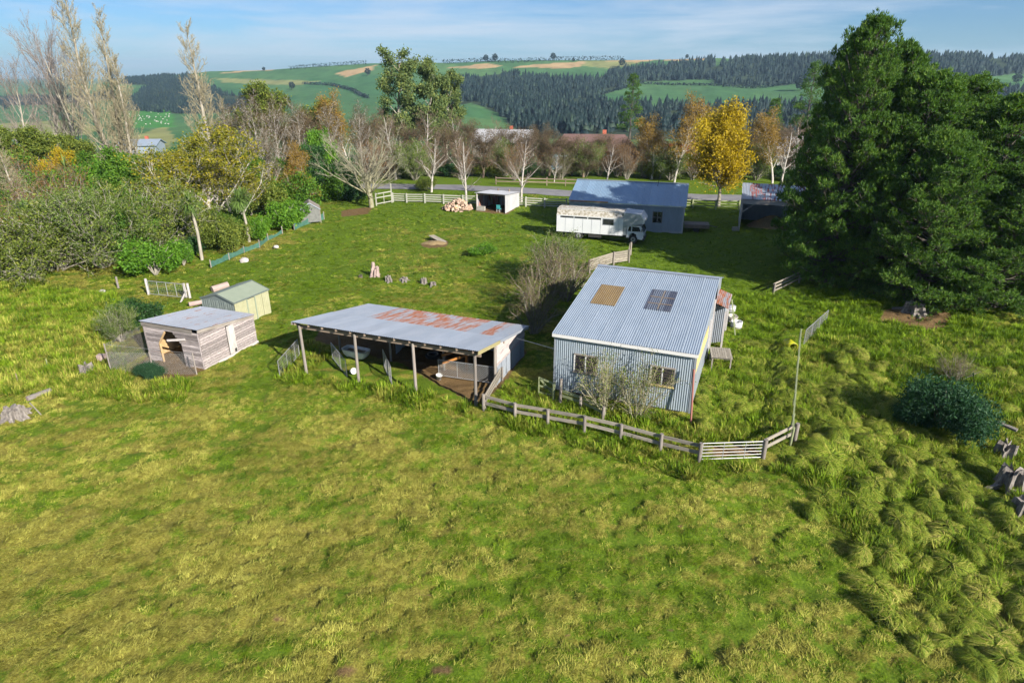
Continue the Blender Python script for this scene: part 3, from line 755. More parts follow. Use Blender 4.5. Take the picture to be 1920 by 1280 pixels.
beam('opening_trim', hh, 'wood_fresh', (1.10, -0.05, 1.25), (1.66, -0.05, 1.98), 0.05, 0.1)
for x in (0.03, HW - 0.06): box('corner_board', hh, 'wood_board', (x, -0.045, 0), (x + 0.08, -0.03, H1 - 0.26))
door = box('door', hh, 'wood_white', (HW + 0.02, 2.0, 0.12), (HW + 0.06, 2.58, 1.88))
sub(box('pop_hole', hh, 'dark_metal', (HW + 0.058, 2.36, 0.14), (HW + 0.066, 2.53, 0.36)), door)
beam('top_plate', hh, 'wood_grey', (HW + 0.02, -0.05, H1 - 0.06), (HW + 0.02, HD + 0.05, H2 - 0.06), 0.035, 0.22)
box('base_board', hh, 'wood_white', (HW + 0.02, 1.0, -0.05), (HW + 0.07, 4.35, 0.1))
box('inner_wall', hh, 'wood_fresh', (0.05, 0.1, 0.0), (0.09, 2.6, 1.5))
box('perch', hh, 'wood_fresh', (0.1, 1.4, 0.7), (2.6, 1.55, 0.76)); box('nest_board', hh, 'wood_fresh', (0.1, 2.6, 0.0), (2.2, 2.66, 0.55))
box('perch', hh, 'wood_brown', (0.1, 2.0, 1.0), (3.6, 2.1, 1.06))
HM = Matrix.Translation((-21.33, 34.15, 0)) @ Matrix.Rotation(R(-20), 4, 'Z')
# wire netting run
rn = thing('netting_run', 'wire netting pen round the front of the hen hut', 'pen', (-21.33, 34.15, 0), R(-20))
ra, rb, rc_ = Vector((-1.0, 0.9, 0)), Vector((-0.55, -2.15, 0)), Vector((HW + 0.08, -0.7, 0))
mesh_panel('netting', rn, 'wire_dark', ra, rb, 1.75, 0.10, 0.006); mesh_panel('netting', rn, 'wire', rb, rc_, 1.30, 0.10, 0.004)
mesh_panel('netting', rn, 'wire_dark', Vector((-0.05, 2.2, 0)), ra, 1.75, 0.10, 0.006)
for q, h in ((ra, 1.8), (rb, 1.8), (rb + (rc_ - rb) * 0.5, 1.35), (rc_, 1.35)): rod('stake', rn, 'wood_grey', q - Vector((0, 0, 0.3)), q + Vector((0, 0, h)), 0.035)
rod('top_wire', rn, 'wire', rb + Vector((0, 0, 1.75)), rc_ + Vector((0, 0, 1.3)), 0.006, 'rod')

# ------------------------------------------------------------------ small green garden shed
GW, GD, GH, GR = 2.85, 3.1, 1.72, 2.15
gs = thing('garden_shed', 'small green steel garden shed with cream ribbed side and gable roof', 'shed', (-20.85, 40.4, 0), R(-23))
sheets('end_sheet', gs, 'green_wall', (0, 0, 0), (1, 0, 0), (0, 0, 1), GW, GH - 0.02, pitch=0.19, amp=0.028, rib=True)
poly_prism('gable', gs, 'green_wall', [(0, 0.0, GH - 0.03), (GW, 0.0, GH - 0.03), (GW / 2, 0.0, GR - 0.03)], 0.03, (0, 1, 0))
poly_prism('gable', gs, 'green_wall', [(0, GD - 0.03, GH - 0.03), (GW, GD - 0.03, GH - 0.03), (GW / 2, GD - 0.03, GR - 0.03)], 0.03, (0, 1, 0))
sheets('side_sheet', gs, 'cream_wall', (GW, 0, 0), (0, 1, 0), (0, 0, 1), 1.05, GH - 0.05, pitch=0.15, amp=0.02, rib=True)
sheets('side_sheet', gs, 'cream_wall', (GW, 1.82, 0), (0, 1, 0), (0, 0, 1), GD - 1.82, GH - 0.05, pitch=0.15, amp=0.02, rib=True)
sheet('door', gs, 'cream_wall', (GW + 0.015, 1.12, 0), (0, 1, 0), (0, 0, 1), 0.64, GH - 0.12, 0.15, 0.015, True)
for yy in (1.04, 1.76): box('door_jamb', gs, 'green_roof', (GW, yy, 0), (GW + 0.05, yy + 0.09, GH - 0.06))
sheets('back_sheet', gs, 'cream_wall', (0, GD, 0), (0, -1, 0), (0, 0, 1), GD, GH - 0.05, pitch=0.15, amp=0.02, rib=True)
sheets('end_sheet', gs, 'green_wall', (GW, GD, 0), (-1, 0, 0), (0, 0, 1), GW, GH - 0.02, pitch=0.19, amp=0.028, rib=True)
for s in (0, 1):
    e = Vector((-0.06 if s == 0 else GW + 0.06, 0, GH - 0.02)); r_ = Vector((GW / 2, 0, GR + 0.02)); th = Vector((0, 0, 0.035))
    poly_prism('roof_panel', gs, 'green_roof', [e + Vector((0, -0.05, 0)), r_ + Vector((0, -0.05, 0)), r_ + Vector((0, -0.05, 0)) + th, e + Vector((0, -0.05, 0)) + th], GD + 0.1, (0, 1, 0))
    for yy in (-0.07, GD + 0.055): beam('barge', gs, 'green_trim', e + Vector((0, yy, 0.0)), r_ + Vector((0, yy, 0.0)), 0.035, 0.13)
box('ridge_cap', gs, 'green_trim', (GW / 2 - 0.12, -0.06, GR + 0.03), (GW / 2 + 0.12, GD + 0.06, GR + 0.066))
box('eave_trim', gs, 'green_trim', (GW + 0.05, -0.06, GH - 0.05), (GW + 0.09, GD + 0.06, GH + 0.03))

# ------------------------------------------------------------------ gable shed behind the truck
BW, BD, B1, B2 = 12.2, 5.4, 2.80, 4.28
bsd = thing('gable_shed', 'long grey iron gable shed behind the white truck, roof in tree shade', 'shed', (6.29, 69.82, 0), R(-15.4))
bv = Vector((0, BD, B2 - B1))
sheets('roof_sheet', bsd, 'zinc_dull', (-0.15, -0.15, B1 + 0.0), (1, 0, 0), bv, BW + 0.3, bv.length + 0.16, pitch=0.15, amp=0.016)
bv2 = Vector((0, BD, -(B2 - B1)))
sheets('roof_sheet', bsd, 'zinc_dull', (-0.15, BD, B2 + 0.0), (1, 0, 0), bv2, BW + 0.3, bv.length + 0.16, pitch=0.15, amp=0.016)
beam('ridge_cap', bsd, 'zinc_clean', (-0.16, BD, B2 + 0.06), (BW + 0.16, BD, B2 + 0.06), 0.36, 0.03)
sheets('wall_sheet', bsd, 'zinc_wall', (0, 0, -0.1), (1, 0, 0), (0, 0, 1), BW, B1 + 0.05, pitch=0.15, amp=0.016)
sheets('wall_sheet', bsd, 'zinc_wall', (BW, 0, -0.1), (0, 1, 0), (0, 0, 1), BD * 2, B1 + 0.05, pitch=0.15, amp=0.016)
sheets('wall_sheet', bsd, 'zinc_wall', (0, BD * 2, -0.1), (0, -1, 0), (0, 0, 1), BD * 2, B1 + 0.05, pitch=0.15, amp=0.016)
for x in (0.0, BW - 0.03): poly_prism('gable_end', bsd, 'zinc_wall', [(x, 0, B1 - 0.06), (x, BD * 2, B1 - 0.06), (x, BD, B2 - 0.05)], 0.03, (1, 0, 0))
box('gutter', bsd, 'zinc_clean', (-0.1, -0.26, B1 - 0.14), (BW + 0.15, -0.14, B1 - 0.03))
wb = box('window', bsd, 'glass_dark', (9.05, -0.04, 0.95), (9.95, 0.0, 2.1))
sub(box('window_frame', bsd, 'wood_grey', (8.98, -0.05, 0.9), (9.06, 0.0, 2.15)), wb); sub(box('window_frame', bsd, 'wood_grey', (9.94, -0.05, 0.9), (10.02, 0.0, 2.15)), wb)
sub(box('window_bar', bsd, 'wood_grey', (9.47, -0.055, 0.95), (9.53, -0.0, 2.1)), wb); sub(box('window_bar', bsd, 'wood_grey', (9.06, -0.052, 1.5), (9.94, -0.0, 1.56)), wb)
box('corner_flashing', bsd, 'zinc_pale', (BW - 0.12, -0.05, -0.1), (BW + 0.04, 0.02, B1 - 0.15)); box('base_board', bsd, 'zinc_pale', (9.9, -0.07, -0.05), (BW - 0.1, -0.03, 0.12))
beam('eave_debris', bsd, 'twig_red', (-0.1, -0.1, B1 + 0.06), (4.2, -0.1, B1 + 0.06), 0.35, 0.07)
beam('flue_rod', bsd, 'dark_metal', (9.0, 4.4, B2 - 0.4), (9.15, 4.5, B2 + 0.5), 0.05, 0.05)

# ------------------------------------------------------------------ firewood shed and hay barn
FW, FD, F1, F2 = 3.83, 4.6, 2.24, 1.85
fs = thing('firewood_shed', 'small open-fronted iron lean-to beside the firewood heap', 'shed', (-4.38, 78.43, 0), R(-22))
fv = Vector((0, FD, F2 - F1))
sheets('roof_sheet', fs, 'zinc_pale', (-0.15, -0.2, F1), (1, 0, 0), fv, FW + 0.3, fv.length + 0.3, pitch=0.16, amp=0.015)
sheets('side_sheet', fs, 'zinc_pale', (FW, -0.05, -0.1), (0, 1, 0), (0, 0, 1), FD + 0.1, F2 + 0.05, pitch=0.2, amp=0.02)
poly_prism('side_panel', fs, 'zinc_pale', [(FW - 0.02, 0, F2 - 0.1), (FW - 0.02, FD, F2 - 0.1), (FW - 0.02, 0, F1 - 0.03)], 0.03, (1, 0, 0))
sheets('side_sheet', fs, 'zinc_rust', (0, FD, -0.1), (0, -1, 0), (0, 0, 1), FD, F2 + 0.05, pitch=0.2, amp=0.02)
sheets('back_sheet', fs, 'zinc_rust', (0, FD, -0.1), (1, 0, 0), (0, 0, 1), FW, F2 + 0.05, pitch=0.2, amp=0.02)
for x in (0.08, 1.1, 2.6): rod('post', fs, 'wood_white' if x < 0.5 else 'wood_brown', (x, 0.0 if x < 0.5 else FD - 0.3, -0.2), (x, 0.0 if x < 0.5 else FD - 0.3, F1 - 0.08), 0.09)
beam('front_beam', fs, 'wood_brown', (0, 0.0, F1 - 0.12), (FW, 0.0, F1 - 0.12), 0.06, 0.16)
KW, KD, K1, K2 = 6.4, 5.2, 3.1, 3.95
hb = thing('hay_barn', 'open dark barn with red-rusted blue iron roof, right of the gable shed', 'barn', (24.82, 68.93, 0), R(-18.5))
kv = Vector((0, KD, K2 - K1))
sheets('roof_sheet', hb, 'zinc_barnrust', (-0.1, -0.2, K1 + 0.1), (1, 0, 0), kv, KW + 0.2, kv.length + 0.3, pitch=0.16, amp=0.016, mats=['zinc_clean', 'zinc_barnrust', 'zinc_barnrust', 'zinc_barnrust', 'zinc_barnrust', 'zinc_clean'])
box('front_beam', hb, 'wood_white', (-0.05, -0.12, K1 - 0.42), (KW + 0.05, -0.04, K1 + 0.03))
for x in (0.05, KW - 0.1):
    beam('post', hb, 'wood_white', (x, 0, -0.3), (x, 0, K1 - 0.05), 0.16, 0.16); beam('post', hb, 'wood_grey', (x, KD, -0.3), (x, KD, K2 - 0.05), 0.16, 0.16)
beam('brace', hb, 'wood_white', (0.1, -0.02, K1 - 1.35), (1.3, -0.02, K1 - 0.42), 0.06, 0.11)
sheets('side_sheet', hb, 'zinc_wall', (0, KD, -0.1), (0, -1, 0), (0, 0, 1), KD, K1, pitch=0.16, amp=0.016)
sheets('side_sheet', hb, 'zinc_wall', (KW, 0, -0.1), (0, 1, 0), (0, 0, 1), KD, K1, pitch=0.16, amp=0.016)
sheets('back_sheet', hb, 'zinc_wall', (KW, KD, -0.1), (-1, 0, 0), (0, 0, 1), KW, K2, pitch=0.16, amp=0.016)

# ------------------------------------------------------------------ house truck
tk = thing('house_truck', 'old white box truck with mossy roof parked in front of the gable shed', 'truck', (4.55, 64.35, 0), R(-18))
L0, TW = 6.75, 2.4
box('box_body', tk, 'truck_white', (0, 0, 0.72), (L0, TW, 2.42))
for i in range(7): box('panel_seam', tk, 'truck_silver', (0.9 + i * 0.9, -0.012, 0.75), (0.925 + i * 0.9, 0.0, 2.3))
poly_prism('roof', tk, 'moss_white', [(0, 0.0, 2.43), (0, TW, 2.43), (0, TW - 0.25, 3.0), (0, TW / 2, 3.10), (0, 0.28, 3.0)], L0, (1, 0, 0))
box('roof_trim', tk, 'white_paint', (-0.02, -0.03, 2.38), (L0 + 0.02, 0.02, 2.45)); beam('roof_trim', tk, 'white_paint', (-0.02, 0.26, 3.0), (L0, 0.26, 3.0), 0.06, 0.05)
for a, b in ((0.4, 1.75), (1.85, 3.15), (3.25, 4.55)): box('vent_window', tk, 'glass_dark', (a, -0.02, 2.18), (b, 0.01, 2.33))
wnd = box('side_window', tk, 'glass_dark', (4.75, -0.025, 1.72), (5.8, 0.01, 2.28))
sub(box('window_frame', tk, 'truck_silver', (4.7, -0.018, 1.68), (5.85, 0.008, 2.32)), wnd)
poly_prism('luton', tk, 'truck_silver', [(L0 + 0.01, 0.02, 1.75), (L0 + 0.75, 0.02, 1.72), (L0 + 1.9, 0.02, 2.02), (L0 + 2.05, 0.02, 2.35), (L0 + 1.6, 0.02, 2.92), (L0 + 0.01, 0.02, 3.02)], TW - 0.04, (0, 1, 0))
poly_prism('luton_trim', tk, 'white_paint', [(L0 + 1.86, -0.01, 2.02), (L0 + 2.02, -0.01, 2.0), (L0 + 2.10, -0.01, 2.36), (L0 + 1.66, -0.01, 2.95), (L0 + 1.56, -0.01, 2.92), (L0 + 1.99, -0.01, 2.35)], TW + 0.02, (0, 1, 0))
box('cab_back', tk, 'truck_silver', (L0 + 0.01, 0.1, 0.78), (L0 + 0.35, TW - 0.1, 1.74))
cab = poly_prism('cab', tk, 'truck_white', [(L0 + 0.38, 0.12, 0.55), (L0 + 0.62, 0.12, 0.55), (L0 + 0.72, 0.12, 0.92), (L0 + 1.0, 0.12, 1.06), (L0 + 1.32, 0.12, 0.92), (L0 + 1.46, 0.12, 0.45), (L0 + 2.02, 0.12, 0.42), (L0 + 2.06, 0.12, 1.05), (L0 + 1.74, 0.12, 1.76), (L0 + 0.42, 0.12, 1.76)], TW - 0.24, (0, 1, 0))
poly_prism('door_window', tk, 'glass_dark', [(L0 + 0.92, 0.10, 1.22), (L0 + 1.76, 0.10, 1.22), (L0 + 1.58, 0.10, 1.66), (L0 + 0.92, 0.10, 1.68)], 0.03, (0, 1, 0))
poly_prism('quarter_window', tk, 'glass_dark', [(L0 + 0.48, 0.10, 1.22), (L0 + 0.80, 0.10, 1.22), (L0 + 0.80, 0.10, 1.68), (L0 + 0.60, 0.10, 1.68)], 0.03, (0, 1, 0))
poly_prism('windscreen', tk, 'glass_dark', [(L0 + 2.055, 0.22, 1.14), (L0 + 2.055, TW - 0.22, 1.14), (L0 + 1.80, TW - 0.25, 1.70), (L0 + 1.80, 0.25, 1.70)], 0.015, (1, 0, 0.3))
box('door_handle', tk, 'dark_metal', (L0 + 0.98, 0.09, 1.02), (L0 + 1.14, 0.12, 1.06)); box('door_seam', tk, 'truck_silver', (L0 + 0.86, 0.108, 0.75), (L0 + 0.88, 0.12, 1.72))
for y in (0.2, TW - 0.5): box('headlight', tk, 'glass_dark', (L0 + 2.03, y, 0.62), (L0 + 2.075, y + 0.3, 0.82))
box('bumper', tk, 'dark_metal', (L0 + 1.98, 0.1, 0.34), (L0 + 2.14, TW - 0.1, 0.55))
box('mirror', tk, 'dark_metal', (L0 + 1.86, -0.12, 1.25), (L0 + 1.92, 0.04, 1.52))
for y in (0.45, TW - 0.55): box('chassis_rail', tk, 'dark_metal', (0.05, y, 0.5), (L0 + 1.8, y + 0.1, 0.7))
box('rear_bumper', tk, 'dark_metal', (-0.12, 0.1, 0.6), (-0.01, TW - 0.1, 0.74)); box('tool_box', tk, 'dark_metal', (3.3, 0.12, 0.34), (4.6, 0.5, 0.68))
def wheel(x, y):
    w = rod('wheel', tk, 'rubber', (x, y, 0.42), (x, y + 0.26, 0.42), 0.44)
    sub(rod('rim', tk, 'galv', (x, y - 0.012, 0.42), (x, y + 0.272, 0.42), 0.24), w); sub(rod('hub', tk, 'dark_metal', (x, y - 0.03, 0.42), (x, y + 0.29, 0.42), 0.09), w)
for x in (L0 + 1.06, 2.3):
    for y in (0.1, TW - 0.36): wheel(x, y)

# ------------------------------------------------------------------ fences and gates
def gp(v, dz=0.0): return Vector((v[0], v[1], gz(v[0], v[1]) + dz))
def fence(name, label, pts, h, rails, pm='wood_grey', rm='wood_rail', pr=0.085, rw=0.04, rh=0.13, kind='post', group=None, side=-1, nposts=None, wires=()):
    p = [Vector((q[0], q[1], 0)) for q in pts]
    t = thing(name, label, 'fence', gp(p[0]), 0, group)
    o = t.location.copy()
    pos = []
    for q in p:
        g = gp(q); a = g - o
        if kind == 'post': rod('post', t, pm, a - Vector((0, 0, 0.35)), a + Vector((random.uniform(-.02, .02), random.uniform(-.02, .02), h + random.uniform(-.03, .05))), pr, 'post')
        else: beam('post', t, pm, a - Vector((0, 0, 0.3)), a + Vector((0, 0, h + random.uniform(-.02, .03))), pr * 1.7, pr * 1.7)
        pos.append(a)
    for a, b in zip(pos[:-1], pos[1:]):
        d = (b - a); d.z = 0; d.normalize(); nrm = Vector((d.y, -d.x, 0)) * (pr * 1.02 + rw / 2) * -side
        for z in rails:
            j = random.uniform(-.015, .015)
            beam('rail', t, rm, a + nrm + Vector((0, 0, z + j)) - d * 0.06, b + nrm + Vector((0, 0, z - j)) + d * 0.06, rw, rh)
        for z in wires: rod('wire', t, 'wire', a + Vector((0, 0, z)), b + Vector((0, 0, z)), 0.006, 'rod')
    return t
px = lambda *l: [tuple(P(x, y)[:2]) for x, y in l]
fence('post_and_rail_fence', 'grey two-rail timber fence running from pole shed to steel gate', px((907, 771), (966, 789), (1027, 798), (1095, 814), (1163, 828), (1238, 846), (1310, 866)), 0.92, (0.40, 0.76), rh=0.16, side=1)
fence('post_and_rail_fence', 'short sloping timber fence between steel gate and wire fence', px((1431, 857), (1489, 828)), 0.98, (0.42, 0.80), rh=0.16, pr=0.10, side=1)
fence('yard_rail', 'low slatted rail fence beside the pole shed dirt floor', px((910, 768), (942, 716)), 0.75, (0.28, 0.48, 0.68), pr=0.06, rh=0.1, side=1)
fence('wire_fence', 'wire fence with pale top rail crossing the long grass', [tuple(P(x, y, 1.0)[:2]) for x, y in ((1488, 800), (1489, 772), (1492, 738), (1495, 700), (1498, 668), (1503, 615))], 0.98, (0.95,), rm='rail_green', pm='rail_green', pr=0.055, rw=0.07, rh=0.07, side=0, wires=(0.25, 0.5, 0.75))
fence('post_and_rail_fence', 'dark shaded timber fence under the big pine', px((1450, 550), (1498, 530), (1560, 512), (1630, 498)), 1.0, (0.35, 0.65, 0.92), side=1)
fence('boarded_fence', 'close-boarded fence behind the woolshed roof', px((1105, 512), (1150, 498), (1179, 492), (1182, 478)), 1.25, (0.3, 0.5, 0.7, 0.9, 1.1), rh=0.17, side=1)
fence('yard_fence', 'pale four-rail fence left of the firewood shed', px((737, 379), (763, 380), (797, 381), (832, 382), (868, 383), (895, 384)), 1.25, (0.25, 0.52, 0.80, 1.08), pm='rail_white', rm='rail_white', pr=0.11, rh=0.13, kind='sq', side=1)
fence('yard_fence', 'pale four-rail fence right of the firewood shed', px((972, 387), (986, 388), (1021, 389), (1062, 390)), 1.25, (0.25, 0.52, 0.80, 1.08), pm='rail_white', rm='rail_white', pr=0.11, rh=0.13, kind='sq', side=1)
fence('yard_fence', 'greenish rail fence between gable shed and hay barn', px((1275, 391), (1298, 391), (1341, 393), (1385, 394), (1440, 395)), 1.2, (0.4, 0.72, 1.05), pm='rail_green', rm='rail_green', pr=0.10, rh=0.13, kind='sq', side=1)
fence('roadside_fence', 'brown post and rail fence on far side of the road', [tuple(P(x, y)[:2]) for x, y in ((930, 346), (975, 347), (1025, 348), (1060, 349), (1100, 350))], 1.2, (0.5, 1.0), pm='wood_brown', rm='wood_brown', rh=0.16)
fence('low_fence', 'mossy low fence along the front of the woolshed', px((1050, 758), (1088, 768), (1130, 790)), 0.72, (0.35, 0.6), pm='wood_grey', rm='rail_green', rh=0.14, side=1)
# tall white gateway posts by the bare tree
gw = thing('white_gateway', 'white timber gateway frame beside the big bare tree', 'gateway', G(706, 386), 0)
g0 = Vector((0, 0, 0)); g1 = G(735, 380) - gw.location
for g_, h in ((g0, 1.7), (g1, 2.5)): beam('post', gw, 'rail_white', g_ - Vector((0, 0, .2)), g_ + Vector((0, 0, h)), 0.13, 0.13)
for z in (0.25, 1.0, 1.5): beam('rail', gw, 'rail_white', g0 + Vector((0, 0, z)), g1 + Vector((0, 0, z)), 0.04, 0.12)
beam('stile', gw, 'rail_white', g0 * 0.5 + g1 * 0.5 + Vector((0, 0, 0.1)), g0 * 0.5 + g1 * 0.5 + Vector((0, 0, 1.6)), 0.06, 0.09)

def pipe_gate(name, label, a, b, h, z0=0.08, bars=(), stiles=(), mesh=None, r=0.024, mat='galv', cell=0.1, wmat='wire', ww=0.005):
    a, b = gp(a, z0), gp(b, z0)
    t = thing(name, label, 'gate', a); b = b - a; a = Vector((0, 0, 0)); up = Vector((0, 0, h))
    for p, q in ((a, b), (a + up, b + up), (a, a + up), (b, b + up)): rod('frame_tube', t, mat, p, q, r, 'rod')
    for f in bars: rod('bar', t, mat, a + up * f, b + up * f, r * 0.75, 'rod')
    for f in stiles: rod('stile', t, mat, a + (b - a) * f, a + (b - a) * f + up, r * 0.85, 'rod')
    if mesh: mesh_panel('mesh', t, wmat, a, b, h, cell, ww, mesh == 'diamond')
    return t
gl, gr = P(1314, 863), P(1427, 857)
pipe_gate('farm_gate', 'galvanised five-bar steel gate in the front timber fence', gl, gr, 0.80, 0.06, (0.2, 0.4, 0.6, 0.8), (0.35, 0.71))
cg = lambda x, y: (CPM @ Vector((x, y, 0)))
pipe_gate('mesh_gate', 'closed chain-mesh gate across the right bay of the pole shed', P(823, 708), P(934, 722), 0.95, 0.12, (), (0.32,), 'diamond', cell=0.13, ww=0.007)
pipe_gate('mesh_gate', 'mesh gate swung wide at left end of the pole shed', P(525, 706), P(562, 668), 0.95, 0.08, (), (0.4, 0.8), 'square', cell=0.16)
pipe_gate('mesh_gate', 'grass-grown mesh gate left of the second pole shed post', P(651, 706), P(624, 674), 0.98, 0.05, (), (0.45,), 'square', cell=0.14)
pipe_gate('mesh_gate', 'mesh gate hanging edge-on between the middle pole shed posts', P(735, 724), P(720, 686), 1.05, 0.05, (), (0.5,), 'square', cell=0.12)
pipe_gate('mesh_gate', 'mesh panel at far end of the wire fence', P(1507, 642), P(1549, 603), 0.95, 0.05, (), (0.3, 0.65), 'square', cell=0.14)
gt = pipe_gate('mesh_gate', 'leaning mesh gate with strutted posts at edge of the thicket', P(282, 553), P(350, 560), 1.05, 0.1, (), (0.25, 0.5, 0.75), 'square', mat='wire', cell=0.16)
for q, h in ((P(279, 552), 1.25), (P(356, 557), 1.2), (P(349, 556), 1.1)):
    tag(rod('gate_post', None, 'wood_white', gp(q, -0.3), gp(q, h), 0.10, 'post'), {1.25: 'left post of the mesh gate by the thicket', 1.2: 'stout right post of the mesh gate by the thicket', 1.1: 'thin inner post of the mesh gate by the thicket'}[h], 'post')
tag(beam('gate_strut', None, 'wood_white', gp(P(338, 566), -0.05), gp(P(352, 557), 0.6), 0.09, 0.09), 'slanting timber strut on the thicket gate post', 'strut')
hg = thing('hurdle_gate', 'small wooden hurdle with diagonal brace beside the woolshed corner', 'gate', G(1010, 742), R(-20))
for a, b in (((0, 0, 0), (0, 0, 1.05)), ((0.85, 0, 0), (0.85, 0, 0.9)), ((0, 0, 1.0), (0.85, 0, 0.78)), ((0, 0, 0.15), (0.85, 0, 0.1)), ((0.05, 0, 0.95), (0.82, 0, 0.15)), ((0, 0, 0.55), (0.85, 0, 0.45))): beam('bar', hg, 'rail_green', a, b, 0.04, 0.09)
for q, h, lb in (((1050, 755), 1.25, 'tall grey post in front of the woolshed left corner'), ((1037, 752), 0.85, 'mossy short post beside the small hurdle'), ((222, 540), 0.95, 'lone grey post in front of the thicket'),
                 ((90, 688), 0.55, 'green-stained peg post in the left paddock'), ((34, 716), 0.5, 'thin rusty stake nearest the left edge'), ((1556, 532), 0.95, 'lichen-covered post under the pine')):
    g_ = G(*q); tag(rod('post', None, 'rail_green' if 'green' in lb or 'moss' in lb or 'lichen' in lb else 'wood_brown' if 'rusty' in lb else 'wood_grey', g_ - Vector((0, 0, .3)), g_ + Vector((0.02, 0, h)), 0.03 if 'thin' in lb or 'peg' in lb else 0.085, 'post'), lb, 'post')
# green shade-cloth fences by the thicket
def cloth_fence(label, pts, h):
    q = [gp(P(*p)) for p in pts]; t = thing('shade_cloth_fence', label, 'fence', q[0]); o = q[0]
    V = []; f = []; nn = 0
    for a, b in zip(q[:-1], q[1:]):
        for i in range(9):
            s = i / 8; p = a.lerp(b, s) - o; sag = -0.25 * math.sin(s * math.pi) * h + random.uniform(-.05, .05)
            wv = random.uniform(-.06, .06)
            V += [(p.x, p.y + wv, -0.05), (p.x, p.y + wv * 2, h * 0.5 + sag * 0.5), (p.x, p.y, h + sag)]
        for i in range(8):
            for k in (0, 1): f.append((nn + i * 3 + k, nn + i * 3 + 3 + k, nn + i * 3 + 4 + k, nn + i * 3 + k + 1))
        nn += 27
    obj('cloth', np_mesh('cloth', V, f, 'shade_cloth', True), t)
    for a in q: rod('stake', t, 'wood_grey', a - o - Vector((0, 0, .2)), a - o + Vector((0, 0, h + 0.15)), 0.05)
cloth_fence('sagging green shade-cloth fence left of the thicket bushes', ((396, 502), (430, 486), (458, 474), (487, 464)), 0.5)
cloth_fence('pale green shade-cloth fence below the small aviary', ((552, 432), (582, 420), (608, 412)), 0.8)
cloth_fence('tattered netting fence between the thicket bushes and the aviary', ((487, 463), (503, 452), (530, 440)), 0.6)

# ------------------------------------------------------------------ aviary
av = thing('aviary', 'small grey netted aviary with pitched roof at the thicket edge', 'cage', G(566, 422), R(18))
AW, AD, AH, AR = 2.1, 2.3, 1.55, 2.25
for x in (0, AW):
    for y in (0, AD): beam('post', av, 'wood_grey', (x, y, -0.2), (x, y, AH), 0.07, 0.07)
for y in (0, AD):
    poly_prism('gable_net', av, 'net_grey', [(0, y, 0.15), (AW, y, 0.15), (AW, y, AH), (AW / 2, y, AR), (0, y, AH)], 0.02, (0, 1, 0))
for x in (0, AW - 0.02): box('side_net', av, 'net_grey', (x, 0.03, 0.15), (x + 0.02, AD - 0.03, AH - 0.02))
for s in (0, 1):
    e = Vector((-0.08 if s == 0 else AW + 0.08, -0.05, AH - 0.03)); r_ = Vector((AW / 2, -0.05, AR + 0.03))
    poly_prism('roof_panel', av, 'wood_grey', [e, r_, r_ + Vector((0, 0, .05)), e + Vector((0, 0, .05))], AD + 0.1, (0, 1, 0))
    beam('barge', av, 'zinc_clean', e + Vector((0, -.03, 0)), r_ + Vector((0, -.03, 0)), 0.03, 0.1)

# ------------------------------------------------------------------ small things in the yard
def lathe(prof, n=14, jag=0.0, rng=random):
    V, f = [], []
    for r, z in prof:
        for i in range(n):
            a = 2 * math.pi * i / n; k = 1 + rng.uniform(-jag, jag)
            V.append((r * k * math.cos(a), r * k * math.sin(a), z + (rng.uniform(-jag, jag) * 0.3 if jag else 0)))
    for j in range(len(prof) - 1):
        for i in range(n): f.append((j * n + i, j * n + (i + 1) % n, (j + 1) * n + (i + 1) % n, (j + 1) * n + i))
    return V, f
def drum(label, p, rz, tilt, mat, r=0.3, h=0.6, group=None, open_=True):
    t = thing('drum', label, 'drum', p, rz, group); t.rotation_euler = (tilt, 0, rz)
    prof = [(0.001, 0.0), (r, 0.0), (r, h * 0.32), (r * 1.05, h * 0.35), (r, h * 0.38), (r, h * 0.65), (r * 1.05, h * 0.68), (r, h * 0.71), (r, h)]
    prof += [(r * 0.93, h), (r * 0.93, 0.06), (0.001, 0.06)] if open_ else [(0.001, h)]
    v, f = lathe(prof, 18); o = obj('shell', np_mesh('drum', v, f, mat, False), t)
    v, f = lathe([(r * 1.03, h - 0.03), (r * 1.06, h - 0.015), (r * 1.03, h + 0.004), (r * 0.93, h + 0.006)], 18); obj('rim', np_mesh('rim', v, f, mat), t)
    return t
drum('white cut-off drum standing clear of the woolshed wall', G(1380, 614), 0, 0, 'white_paint', 0.36, 0.42)
drum('rust-stained white drum tucked against the woolshed wall', G(1371, 602), 0.4, R(12), 'moss_white', 0.33, 0.5)
drum('grey-topped drum furthest along the woolshed wall', G(1369, 587), 0.2, 0, 'zinc_pale', 0.33, 0.55, open_=False)
yd = drum('bright yellow drum lying on its side in long grass', G(1474, 648, 0.36), R(4), R(90), 'yellow_plastic', 0.31, 0.85)
# bath trough, buckets
tb = thing('bath_trough', 'old white bathtub trough at left end of the pole shed', 'trough', CPM @ Vector((0.55, 2.9, 0.12)), R(-24))
def tub(L, W_, H_, t):
    V, f = [], []; n = 24
    rings = [(1.0, 1.0, H_), (0.86, 0.84, H_ - 0.01), (0.80, 0.78, 0.2), (0.6, 0.55, 0.1), (0.01, 0.01, 0.1)]
    outer = [(1.0, 1.0, H_ - 0.04), (0.88, 0.86, 0.15), (0.7, 0.7, 0.0)]
    for rs in (rings, outer):
        b0 = len(V)
        for sx, sy, z in rs:
            for i in range(n):
                a = 2 * math.pi * i / n; c, s = math.cos(a), math.sin(a)
                V.append((L / 2 * sx * math.copysign(abs(c) ** 0.4, c), W_ / 2 * sy * math.copysign(abs(s) ** 0.4, s), z))
        for j in range(len(rs) - 1):
            for i in range(n): f.append((b0 + j * n + i, b0 + j * n + (i + 1) % n, b0 + (j + 1) * n + (i + 1) % n, b0 + (j + 1) * n + i))
    return V, f
